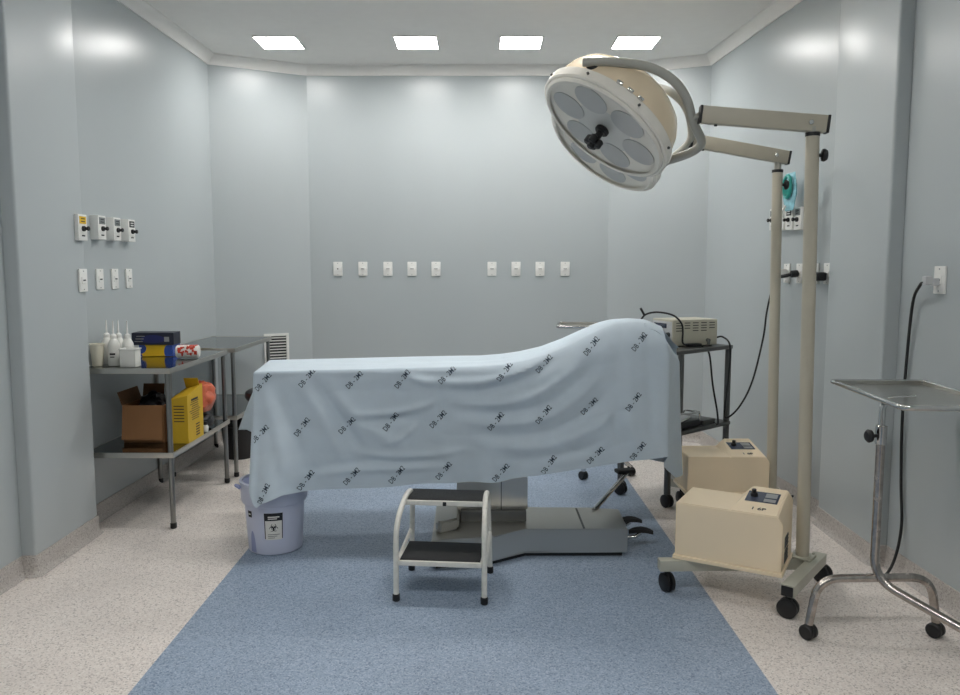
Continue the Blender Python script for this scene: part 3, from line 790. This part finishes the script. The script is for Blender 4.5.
# ------------------------------------------------------------------ lavender bin
t = thing('waste_container', 'lavender plastic waste container with biohazard label under the sheet corner', 'waste container', (-1.07, 3.965, 0))
bx, by = -1.07, 3.965
b = NB(); lathe(b, [(.128, 0), (.136, .006), (.152, .262), (.152, .266)], origin=(bx, by, 0), n=48); bdy = obj('body', b, LAV, t)
b = NB(); lathe(b, [(.150, .255), (.163, .258), (.168, .27), (.170, .355), (.174, .36), (.174, .368), (.160, .37), (.157, .36), (.152, .27)], origin=(bx, by, 0), n=48); cl = obj('collar', b, LAV, t)
b = NB(); lathe(b, [(.150, .348), (.158, .360), (.12, .364), (.001, .365)], origin=(bx, by, 0), n=40); obj('lid', b, LAVD, t)
def curved(b, a0, a1, z0, z1, off=.0012, mi=0, n=8):
    def R(z): return .136 + (.152 - .136) * (z - .006) / .256 + off
    for k in range(n):
        q0 = a0 + (a1 - a0) * k / n; q1 = a0 + (a1 - a0) * (k + 1) / n
        P = lambda a, z: (bx + R(z) * math.sin(a), by - R(z) * math.cos(a), z)
        quad(b, [P(q0, z0), P(q1, z0), P(q1, z1), P(q0, z1)], mi)
b = NB(); A0 = -.02 + .22
curved(b, A0 - .28, A0 + .28, .085, .185); C_ = b
b = NB(); curved(b, A0 - .31, A0 + .31, .185, .225, .0016)
curved(b, A0 - .31, A0 - .28, .09, .185, .0016, n=2); curved(b, A0 + .28, A0 + .31, .09, .185, .0016, n=2)
for k in range(3): curved(b, A0 - .2, A0 + .2 - .08 * k, .112 - k * .009, .1145 - k * .009, .0018, n=4)
merge(C_, b, 1)
b = NB()
curved(b, A0 - .18, A0 + .2, .202, .208, .0022, n=4); curved(b, A0 - .18, A0 + .12, .193, .198, .0022, n=4)
merge(C_, b, 0)
# biohazard trefoil
b = NB()
def bio(b, ac, zc, s):
    def P(u, w): 
        z = zc + w * s; R = .136 + .016 * (z - .006) / .256 + .0022
        a = ac + u * s / R; return (bx + R * math.sin(a), by - R * math.cos(a), z)
    for k in range(3):
        th = PI / 2 + k * 2 * PI / 3; cx, cz = .52 * math.cos(th), .52 * math.sin(th)
        m = 16
        for j in range(m):                                          # open crescents
            g0 = th + PI + .45 + (2 * PI - .9) * j / m - PI + PI; g0 = th + .55 + (2 * PI - 1.1) * j / m; g1 = th + .55 + (2 * PI - 1.1) * (j + 1) / m
            wd = lambda g: .07 + .15 * (.5 - .5 * math.cos((g - th)))
            quad(b, [P(cx + .42 * math.cos(g0), cz + .42 * math.sin(g0)), P(cx + .42 * math.cos(g1), cz + .42 * math.sin(g1)),
                     P(cx + (.42 + wd(g1)) * math.cos(g1), cz + (.42 + wd(g1)) * math.sin(g1)), P(cx + (.42 + wd(g0)) * math.cos(g0), cz + (.42 + wd(g0)) * math.sin(g0))])
    for j in range(20):
        g0 = 2 * PI * j / 20; g1 = 2 * PI * (j + 1) / 20
        quad(b, [P(.42 * math.cos(g0), .42 * math.sin(g0)), P(.42 * math.cos(g1), .42 * math.sin(g1)), P(.52 * math.cos(g1), .52 * math.sin(g1)), P(.52 * math.cos(g0), .52 * math.sin(g0))])
bio(b, A0, .148, .023)
merge(C_, b, 1); obj('biohazard_label', C_, [PAPER, INKB], bdy)
b = NB(); curved(b, -.80, -.60, .195, .228, .0016, 0); curved(b, -.77, -.65, .208, .214, .0022, 1, n=2); obj('maker_label', b, [INKB, PAPER], bdy)
b = NB()
for k in range(10):
    q0 = -.78 + .28 * k / 10; q1 = -.78 + .28 * (k + 1) / 10
    h = lambda q: .02 + .10 * math.sqrt(max(0, 1 - ((q + .64) / .14) ** 2)) + .004
    P = lambda a, z: (bx + (.1375 + .0625 * (z - .006)) * math.sin(a), by - (.1375 + .0625 * (z - .006)) * math.cos(a), z)
    quad(b, [P(q0, .012), P(q1, .012), P(q1, h(q1)), P(q0, h(q0))])
obj('hand_recess_shade', b, LAVD, bdy)  # flat patch, its darker tone paints the shade of a hand recess
b = NB(); tube(b, smooth_path([(bx - .165, by - .05, .335), (bx - .178, by - .06, .345), (bx - .172, by - .085, .35), (bx - .15, by - .09, .338)]), .008, 8); obj('grip', b, LAVD, cl)

# ------------------------------------------------------------------ mobile surgical lamps
def caster(par, x, y, r=.04, rz=0.0, name='caster', ztop=None):
    b = NB(); M = Matrix.Translation((x, y, 0)) @ Matrix.Rotation(rz, 4, 'Z')
    for s in (-1, 1):
        q = NB(); lathe(q, [(.001, -.011), (r * .8, -.011), (r, -.006), (r, .006), (r * .8, .011), (.001, .011)], (1, 0, 0), (s * .0135, 0, r), 20)
        xform(q, M)
        me = bpy.data.meshes.new('q'); q.to_mesh(me); q.free(); b.from_mesh(me); bpy.data.meshes.remove(me)
    q = NB(); lathe(q, [(.02, r * .9), (.022, r * 1.6), (.013, r * 2.05), (.011, (ztop or r * 2.4))], (0, 0, 1), (0, 0, 0), 14); xform(q, M)
    me = bpy.data.meshes.new('q'); q.to_mesh(me); q.free(); b.from_mesh(me); bpy.data.meshes.remove(me)
    return obj(name, b, BLK, par)
def beam(b, a, c, w, h, bev=.004):
    a, c = V(a), V(c); d = c - a; L = d.length
    u = V((0, 0, 1)).cross(d).normalized(); R = Matrix((d.normalized(), u, d.normalized().cross(u))).transposed()
    box(b, (a + c) / 2, (L, w, h), bev, R)
def lamp(label, pole, poletop, crossA, crossB, beamA, armL, armR, head, R, n, up, fork, hubend, casters, knobz, domed=1.0, grip=True):
    px, py = pole; LE = -.034
    t = thing('surgical_lamp', label, 'surgical lamp', (px, py, 0), 0, 'mobile surgical lamps on wheeled poles')
    b = NB(); beam(b, crossA, crossB, .055, .05); cb = obj('crossbar', b, BASEP, t)
    d = (V(crossB) - V(crossA)).normalized()
    for e, sgn in ((crossA, -1), (crossB, 1)):
        b = NB(); beam(b, V(e) + d * sgn * .001, V(e) + d * sgn * .007, .047, .042, .002); obj('end_cap', b, BLK, cb)
    b = NB(); beam(b, beamA, (px, py, beamA[2]), .05, .05); bb = obj('base_beam', b, BASEP, t)
    b = NB(); box(b, (px, py, .163), (.095, .095, .008), .002, Matrix.Rotation(math.atan2(d.y, d.x), 3, 'Z'))
    for sx in (-1, 1):
        for sy in (-1, 1):
            q = Matrix.Rotation(math.atan2(d.y, d.x), 3, 'Z') @ V((sx * .037, sy * .037, 0)); cyl(b, (px + q.x, py + q.y, .165), (px + q.x, py + q.y, .174), .007, 6)
    obj('foot_plate', b, BASEP, t)
    for x, y, rz in casters: caster(t, x, y, .042, rz, ztop=.115)
    b = NB(); cyl(b, (px, py, .165), (px + LE, py, poletop), .0285, 24); pl = obj('pole', b, ARMP, t)
    px += LE
    b = NB(); cyl(b, (px, py, poletop - .012), (px, py, poletop + .004), .0305, 24); obj('collar', b, BLK, pl)
    b = NB(); cyl(b, (px, py, poletop), (px, py, armR[2] - .01), .019, 18); obj('inner_tube', b, FORKP, pl)
    b = NB(); cyl(b, (px + .02, py - .01, knobz), (px + .04, py - .012, knobz), .008, 10); lathe(b, [(.012, 0), (.026, .006), (.028, .014), (.022, .024), (.001, .027)], (1, -.1, 0), (px + .034, py - .012, knobz), 18); obj('clamp_knob', b, BLK, pl)
    b = NB(); beam(b, armL, armR, .045, .072); ar = obj('arm', b, ARMP, t)
    dd = (V(armR) - V(armL)).normalized()
    for e, sgn in ((armL, -1), (armR, 1)):
        b = NB(); beam(b, V(e) + dd * sgn * .0005, V(e) + dd * sgn * .012, .048, .075, .003); obj('end_cap', b, BLK, ar)
    b = NB(); nrm = V((0, -1, 0)); q = V(armR) - dd * .07; cyl(b, q + nrm * .022, q + nrm * .032, .011, 12, bev=.002); obj('bolt', b, CHROME, ar)
    b = NB(); q = V(armL) + dd * .06; cyl(b, q - V((0, 0, .036)), q - V((0, 0, .044)), .007, 10); obj('stop_pin', b, BLK, ar)
    # fork
    b = NB(); fp = smooth_path(fork, 7); tube(b, fp, .02, 14); cyl(b, hubend, V(armL) - dd * .008, .013, 12); fk = obj('fork', b, FORKP, t)
    # head
    n = V(n).normalized(); c = V(head); u = V(up); u = (u - n * u.dot(n)).normalized(); w = n.cross(u)
    b = NB(); dm = domed
    prof = [(R * .99, .015), (R * .985, .035), (R * .955, .045), (R * .94, .085), (R * .9, .135), (R * .83, .178), (R * .69, .215), (R * .5, .24), (R * .3, .252), (.001, .255)]
    lathe(b, [(r_, h * dm) for r_, h in prof], -n, c, 64, xdir=u); hd = obj('lamp_shell', b, DOME, t)
    b = NB(); lathe(b, [(R * .9, -.004), (R * .985, -.006), (R * 1.005, 0), (R * 1.005, .042), (R * .985, .046), (R * .96, .046), (R * .96, .0), (R * .9, .004)], -n, c, 72, xdir=u); obj('rim_band', b, RIMW, hd)
    b = NB(); lathe(b, [(R * .88, -.018), (R * .93, -.020), (R * .96, -.012), (R * .96, .0), (R * .88, .0)], -n, c, 72, xdir=u, cap=False); obj('cover_ring', b, RIMW, hd)
    b = NB(); lathe(b, [(.001, -.005), (R * .9, -.003), (R * .9, .002), (.001, .002)], -n, c, 64, xdir=u); fc = obj('diffuser_face', b, FACE, hd)
    for k in range(6):
        a = 2 * PI * k / 6 + .26; q = c + (u * math.cos(a) + w * math.sin(a)) * R * .58 + n * .0055
        b = NB(); lathe(b, [(.001, 0), (R * .255, 0), (R * .255, .002), (.001, .003)], n, q, 32); obj('lens', b, LENS, hd)
    for k in range(8):
        a = 2 * PI * k / 8 + .2; q = c + (u * math.cos(a) + w * math.sin(a)) * R * 1.005 - n * .02; ra = (u * math.cos(a) + w * math.sin(a))
        b = NB(); cyl(b, q - ra * .002, q + ra * .008, .006, 8); obj('rim_screw', b, DARKSTEEL, hd)
    for k in range(3):
        a = -.55 + k * .16; ra = (u * math.cos(a) + w * math.sin(a)); q = c + ra * R * 1.005 - n * .045
        b = NB(); box(b, q, (.03, .03, .012), .004, Matrix((ra, ra.cross(n), n)).transposed()); obj('latch', b, CHROME, hd)
    b = NB()
    if grip: cyl(b, c + n * .004, c + n * .03, .034, 20, bev=.006); cyl(b, c + n * .028, c + n * .1, .017, 14)
    for k in range(4 if grip else 0):
        a = PI / 2 * k; q = c + n * .085 + (u * math.cos(a) + w * math.sin(a)) * .026; cyl(b, q - n * .02, q + n * .02, .019, 12, bev=.006)
    if grip: cyl(b, c + n * .08, c + n * .12, .018, 12, bev=.005); obj('focus_handle', b, BLK, hd)
    else: b.free()
    b = NB(); q = c + (u * -.12) * R + n * .006
    if grip: b.free()
    else: tube(b, fillet([q + u * .035 - w * .02, q - u * .02 - w * .02, q - u * .02 + w * .02, q + u * .035 + w * .02], .02), .005, 8); obj('handle_bracket', b, GPLA, hd)
    p1 = V(fork[0]); b = NB()
    ctr = c - n * .10 * dm
    for e in (V(fork[0]), V(fork[-1])):
        di = (ctr - e); di = (di - n * di.dot(n)); L = di.length; di.normalize(); tg = V(fork[1] if e == V(fork[0]) else fork[-2]) - e; e = e + tg.normalized() * .035; cyl(b, e + di * .008, e + di * max(.055, L - R * .9), .03, 18, bev=.006)
    obj('pivot_knob', b, BLK, fk)
    return t
# viewing-independent head pose: the lamp looks down and a little to the left
c1 = V((.578, 3.72, 2.102))
def pose(c):
    r = (c - V((0, 0, 1.45))).normalized(); ex = V((0, 1, 0)).cross(V((0, 0, 1))).normalized(); ex = (ex - r * ex.dot(r)).normalized(); ey = ex.cross(r)
    n = -.42 * r - .907 * (.59 * ex + .81 * ey)
    return n
NRM = V((-.58, -.31, -.75))
n1 = pose(c1)
lamp('nearer surgical lamp with ivory head facing down over the bed', (1.452, 3.40), 2.022, (1.262, 3.085, .132), (1.56, 3.46, .132), (.80, 3.375, .132),
     (.957, 3.45, 2.11), (1.472, 3.40, 2.06), c1, .338, n1, (.3, -.5, .9),
     [(.448, 3.5, 2.343), (.569, 3.47, 2.336), (.712, 3.44, 2.31), (.818, 3.43, 2.255), (.888, 3.45, 2.18), (.933, 3.5, 2.089), (.987, 3.56, 2.025), (.996, 3.62, 2.0), (.959, 3.72, 1.978), (.873, 3.92, 1.963)],
     (.928, 3.5, 2.095), [(.845, 3.40, .3), (1.285, 3.13, .9), (1.59, 3.50, .6)], 1.93)
lamp('farther surgical lamp, its head half hidden behind the nearer lamp head', (1.698, 4.44), 1.995, (1.56, 4.17, .132), (1.77, 4.68, .132), (1.19, 4.735, .132),
     (1.18, 4.42, 2.155), (1.715, 4.44, 2.065), (.69, 4.46, 2.115), .352, n1, (.3, -.5, .9),
     [(.93, 4.22, 2.40), (1.006, 4.2, 2.365), (1.094, 4.25, 2.298), (1.15, 4.35, 2.212), (1.159, 4.42, 2.148), (1.122, 4.6, 2.097), (1.03, 4.72, 2.02)],
     (1.155, 4.41, 2.165), [(1.245, 4.70, .2), (1.58, 4.22, .9), (1.755, 4.64, .6)], 1.915, .8, False)
# lock pin on the far pole
# ------------------------------------------------------------------ power units standing on the lamp bases
def power_unit(label, loc, rz, L, D, H, txt):
    t = thing('power_unit', label, 'power unit', (0, 0, 0), 0, 'cream power units on the lamp bases')
    b = NB(); box(b, (L / 2, D / 2, .009), (L + .016, D + .016, .018), .004); obj('skirt', b, CREAM, t, True)
    z0, hw = .016, .045
    P_ = {}
    def v(k, p): P_[k] = b.verts.new(p)
    b = NB(); h = H
    v('a', (0, 0, z0)); v('b', (L, 0, z0)); v('c', (L, D, z0)); v('d', (0, D, z0))
    v('A', (0, 0, h)); v('B', (.52 * L, 0, h)); v('Cc', (.95 * L, 0, h)); v('E', (L, 0, h - .03))
    v('D', (0, D, h)); v('F', (.52 * L, D, h)); v('G', (.62 * L, D, h + hw)); v('Hh', (.95 * L, D, h + hw)); v('I', (L, D, h + hw - .035))
    for f in (('a', 'b', 'E', 'Cc', 'B', 'A'), ('A', 'B', 'F', 'D'), ('B', 'G', 'F'), ('B', 'Cc', 'Hh', 'G'), ('Cc', 'E', 'I', 'Hh'), ('b', 'c', 'I', 'E'), ('c', 'd', 'D', 'F', 'G', 'Hh', 'I'), ('d', 'a', 'A', 'D'), ('a', 'd', 'c', 'b')):
        b.faces.new([P_[k] for k in f])
    bmesh.ops.recalc_face_normals(b, faces=b.faces)
    bmesh.ops.bevel(b, geom=b.edges[:], offset=.004, segments=2, affect='EDGES')
    C_ = b
    sl = math.hypot(D, hw); Mx = plane_M((.52 * L, 0, h), (1, 0, 0), (0, D, hw))
    b = NB()
    box(b, (.235 * L, .17, .0012), (.30 * L, .105, .002)); xform(b, Mx); pn = obj('control_panel', b, SCREEN, t, True, flat=True)
    b = NB(); box(b, (.31 * L, .19, .0028), (.11 * L, .045, .001)); box(b, (.31 * L, .14, .0028), (.11 * L, .03, .001)); xform(b, Mx); obj('panel_print', b, GPLA, pn, True, flat=True)
    b = NB(); q = NB(); lathe(b, [(.016, 0), (.016, .012), (.010, .016), (.010, .03), (.001, .031)], (0, 0, 1), (.15 * L, .175, .002), 16); q.free(); xform(b, Mx); obj('dial', b, BLK, pn, True)
    b = NB(); put_text(b, txt, .035, Mx @ Matrix.Translation((.24 * L, .048, .0015)), 0, .0008); merge(C_, b, 1); obj('case', C_, [CREAM, INKB], t, True)
    b = NB()
    for k in range(2):
        box(b, (L + .0008, D * .42, .06 + k * .065), (.002, .085, .05))
    vg = obj('vent_grille', b, DARKSTEEL, t, True, flat=True)
    b = NB()
    for k in range(7): box(b, (L + .0024, D * .42, .043 + k * .0165), (.002, .085, .003))
    obj('vent_slats', b, VENTM, vg, True, flat=True)
    b = NB(); tube(b, smooth_path([(L - .04, D - .01, H - .03), (L - .02, D + .012, H), (L - .002, D + .016, H + .02)]), .005, 8); obj('cable_stub', b, BLK, t, True)
    place(t, loc, rz); return t
power_unit('near cream power unit with tilted control panel on the nearer lamp base', (.872, 3.385, .158), -.52, .45, .28, .258, '1 6P')
power_unit('far cream power unit behind the near one, on the farther lamp base', (1.185, 4.35, .158), 0.0, .465, .29, .225, '1 6P')

# ------------------------------------------------------------------ white jar behind the power unit
t = thing('suction_jar', 'small white rounded jar with black cap on the farther lamp base', 'jar', (1.205, 4.728, .158))
b = NB(); lathe(b, [(.022, 0), (.026, .004), (.028, .03), (.034, .05), (.034, .075), (.024, .095), (.001, .098)], origin=(1.205, 4.728, .158), n=24); obj('body', b, MILK, t)
b = NB(); cyl(b, (1.228, 4.705, .225), (1.248, 4.695, .232), .013, 12, bev=.003); obj('cap', b, BLK, t)
b = NB(); tube(b, smooth_path([(1.235, 4.70, .21), (1.25, 4.655, .16), (1.27, 4.64, .08), (1.29, 4.62, .01)]), .006, 8); obj('hose', b, MILKY, t)

# ------------------------------------------------------------------ equipment cart with electrosurgical unit
A = V((1.14, 4.64)); U = V((.758, .652)); W = V((-.652, .758)); CL, CD = .63, .36
def cw(a, b_, z): q = A + U * a + W * b_; return V((q.x, q.y, z))
RC = Matrix.Rotation(math.atan2(U.y, U.x), 3, 'Z')
ct = thing('equipment_cart', 'dark steel two-shelf equipment cart behind the right end of the bed', 'cart', cw(CL / 2, CD / 2, 0), math.atan2(U.y, U.x))
for nm, z in (('top_shelf', .955), ('lower_shelf', .455)):
    b = NB(); box(b, cw(CL / 2, CD / 2, z - .012), (CL + .04, CD + .04, .024), .003, RC); obj(nm, b, DARKSTEEL, ct)
for a in (0, CL):
    for d in (0, CD):
        b = NB(); box(b, cw(a, d, .51), (.03, .03, .86), .003, RC); lg = obj('leg', b, DARKSTEEL, ct)
        q = cw(a, d, 0); caster(lg, q.x, q.y, .04, .5 + a + d, ztop=.09)
ed = V((.94, .34)); eo = V((1.215, 4.90)); ew = V((-.34, .94)); EL, EW, EH = .335, .235, .165
def ep(a, d, z): q = eo + ed * a + ew * d; return V((q.x, q.y, .956 + z))
RE = Matrix.Rotation(math.atan2(ed.y, ed.x), 3, 'Z')
et = thing('electrosurgical_unit', 'beige electrosurgical unit with side vents on top of the equipment cart', 'medical device', ep(EL / 2, EW / 2, 0), math.atan2(ed.y, ed.x))
b = NB(); box(b, ep(EL / 2, EW / 2, .088), (EL, EW, EH), .006, RE); cs = obj('case', b, ESU, et)
for r_ in range(4):
    for c_ in range(5):
        b = NB(); box(b, ep(.045 + c_ * .062, -.0005, .150 - r_ * .0165), (.042, .002, .005), 0, RE)
        if r_ == 3 and c_ not in (0, 2, 3): b.free(); continue
        obj('vent_slot', b, VENTM, cs)
b = NB(); box(b, ep(-.001, EW / 2, .088), (.003, EW - .02, EH - .025), .001, RE); fp_ = obj('front_panel', b, GREYL, et)
b = NB(); box(b, ep(-.004, EW / 2 + .02, .13), (.003, .14, .03), .001, RE); obj('display', b, SCREEN, fp_)
for k in range(3):
    b = NB(); q = ep(-.002, .04 + k * .055, .075); dr = V((-ed.x, -ed.y, 0)); lathe(b, [(.016, 0), (.016, .014), (.010, .018), (.001, .018)], dr, q, 14); obj('knob', b, BLK, fp_)
b = NB(); box(b, ep(-.004, EW / 2, .035), (.004, .19, .022), .001, RE); obj('socket_strip', b, BLK, fp_)
for a in (.03, EL - .03):
    for d in (.03, EW - .03):
        b = NB(); cyl(b, ep(a, d, 0), ep(a, d, .008), .012, 12); obj('foot', b, BLK, et)
b = NB(); cyl(b, ep(EL - .075, 0, .038), ep(EL - .075, -.02, .036), .012, 12); cyl(b, ep(EL - .075, -.018, .036), ep(EL - .08, -.02, .012), .009, 10); obj('side_plug', b, DARKSTEEL, et)
b = NB(); box(b, ep(.14, -.025, .012), (.1, .04, .02), .006, RE); tube(b, smooth_path([ep(.09, -.03, .014), ep(.045, -.045, .03), ep(.04, -.05, .10), ep(.03, -.05, .15), ep(-.01, -.04, .195), ep(-.05, 0, .215), ep(-.10, .05, .22), ep(-.15, .08, .205), ep(-.18, .09, .17)], 6), .006, 8)
cyl(b, ep(-.155, .085, .2), ep(-.185, .085, .245), .008, 8)
solo('handpiece_cord', b, BLK, 'black handpiece cord looping over the beige electrosurgical unit', 'cord')
b = NB()
tube(b, smooth_path([ep(.20, -.03, .0), ep(.215, -.085, -.04), ep(.245, -.09, -.24), ep(.29, -.085, -.42), ep(.30, -.08, -.5), ep(.31, -.02, -.497)], 6), .006, 8)
solo('pedal_cord', b, BLK, 'black cord hanging from the top shelf towards the foot switch', 'cord')
b = NB()
tube(b, smooth_path([ep(EL + .008, .02, .05), ep(EL + .03, -.02, .055), ep(EL + .045, -.075, .0), ep(EL + .03, -.09, -.2), ep(EL + .01, -.09, -.38), ep(EL + .02, -.09, -.46), (1.65, 4.90, .575), (1.735, 4.92, .74), (1.80, 4.94, 1.01), (1.82, 4.95, 1.17), (1.85, 4.96, 1.32), (1.855, 4.95, 1.40), (1.858, 4.95, 1.415), (1.864, 4.95, 1.42)], 7), .006, 8)
solo('mains_lead', b, BLK, 'black mains cord sweeping from the cart up to the right wall sockets', 'cord')
# foot switch on the lower shelf
ft = thing('foot_switch', 'black foot switch with chrome guard on the lower shelf of the cart', 'foot switch', cw(.25, .06, .455), math.atan2(U.y, U.x))
b = NB(); box(b, cw(.22, .07, .481), (.26, .13, .045), .012, RC); obj('base', b, BLK, ft)
b = NB(); box(b, cw(.19, .07, .512), (.13, .10, .012), .003, RC @ Matrix.Rotation(-.2, 3, 'Y')); obj('pedal_plate', b, GREYL, ft)
b = NB(); tube(b, fillet([cw(.09, .01, .50), cw(.09, .01, .56), cw(.34, .01, .545), cw(.34, .01, .49)], .02), .006, 8); tube(b, fillet([cw(.34, .01, .545), cw(.34, .13, .545), cw(.34, .13, .49)], .02), .006, 8); obj('guard_rail', b, CHROME, ft)
b = NB(); box(b, cw(.45, .06, .47), (.13, .10, .03), .003, RC)
solo('instrument_case', b, DARKSTEEL, 'flat grey metal case beside the foot switch on the cart', 'case')

# ------------------------------------------------------------------ instrument stands
def instrument_stand(label, tray_c, rz, tl, tw, tz, post, foot, wheels, m1, joint):
    t = thing('instrument_stand', label, 'instrument stand', (post[0], post[1], 0), 0, 'mayo instrument stands')
    R3 = Matrix.Rotation(rz, 4, 'Z'); M = Matrix.Translation((tray_c[0], tray_c[1], tz)) @ R3
    b = NB()
    pts = [(-tw / 2, -tl / 2, 0), (tw / 2, -tl / 2, 0), (tw / 2, tl / 2, 0), (-tw / 2, tl / 2, 0)]
    mid = [(0, -tl / 2, 0)] + pts[1:] + [pts[0], (0, -tl / 2, 0)]
    tube(b, fillet([(0, -tl / 2, 0), pts[1], pts[2], pts[3], pts[0], (0, -tl / 2, 0)], .035), .0095, 12); xform(b, M); fr = obj('tray_frame', b, CHROME, t)
    b = NB(); box(b, (0, 0, -.012), (tw - .03, tl - .03, .003)); 
    for cx, cy, sx, sy in ((0, tl / 2 - .012, tw - .03, .004), (0, -tl / 2 + .012, tw - .03, .004), (tw / 2 - .012, 0, .004, tl - .03), (-tw / 2 + .012, 0, .004, tl - .03)): box(b, (cx, cy, -.004), (sx, sy, .018))
    xform(b, M); obj('tray', b, STEEL, fr)
    px, py = post; jz = joint
    b = NB(); q = M @ V((0, 0, -.02)); tube(b, fillet([(px, py, jz - .02), (px, py, tz - .045), (px + .02, py, tz - .02), (q.x, q.y, tz - .018)], .03), .012, 12); obj('inner_post', b, CHROME, t)
    b = NB(); tube(b, fillet([(px, py, jz), (px, py, .24), foot], .09, 8), .0165, 14); pp = obj('post', b, RUSTCHROME if m1 else CHROME, t)
    b = NB(); cyl(b, (px, py, jz - .06), (px, py, jz + .015), .021, 16, bev=.003); obj('clamp_sleeve', b, CHROME, pp)
    b = NB(); cyl(b, (px - .015, py - .005, jz - .025), (px - .045, py - .008, jz - .025), .007, 10); lathe(b, [(.012, 0), (.024, .006), (.026, .016), (.018, .024), (.001, .026)], (-1, -.1, 0), (px - .038, py - .008, jz - .025), 16); obj('clamp_knob', b, BLK, pp)
    (x0, y0), (x1, y1), (x2, y2) = wheels
    b = NB(); bz = .245; k = .05
    d = V((x1 - x0, y1 - y0, 0)).normalized() * .06
    tube(b, fillet([(x0, y0, .06), (x0 + d.x * .5, y0 + d.y * .5, bz), (x1 - d.x * .5, y1 - d.y * .5, bz), (x1, y1, .06)], .085, 8), .0165, 14)
    obj('base_bar', b, RUSTCHROME if m1 else CHROME, t)
    for (x, y) in wheels: caster(t, x, y, .03, .6, ztop=.075)
    return t
instrument_stand('chrome instrument stand with empty tray by the right wall', (1.684, 2.99), -.062, .655, .39, .968, (1.545, 2.955), (1.93, 2.47, .07), [(1.292, 2.94), (1.80, 2.955), (1.93, 2.46)], True, .835)
instrument_stand('chrome instrument stand behind the bed, only tray tip and caster showing', (.76, 5.18), 1.45, .48, .36, 1.075, (.88, 5.19), (1.05, 5.36, .07), [(.713, 5.27), (.93, 5.02), (1.06, 5.37)], False, .9)

# ------------------------------------------------------------------ camera, world
cam = bpy.data.cameras.new('camera'); cam.sensor_width = 36; cam.lens = 36 * 780 / 960; cam.clip_start = .05
co = bpy.data.objects.new('camera', cam); C.objects.link(co)
co.location = (0, 0, 1.45); co.rotation_euler = (PI / 2 - math.atan(79 / 780), 0, 0)
sc = bpy.context.scene; sc.camera = co
w = bpy.data.worlds.new('world'); sc.world = w; w.use_nodes = True
w.node_tree.nodes['Background'].inputs['Color'].default_value = (.02, .02, .02, 1)
sc.view_settings.view_transform = 'Standard'; sc.view_settings.look = 'None'
sc.view_settings.gamma = 1; sc.view_settings.use_curve_mapping = False
sc.view_settings.exposure = 0.76
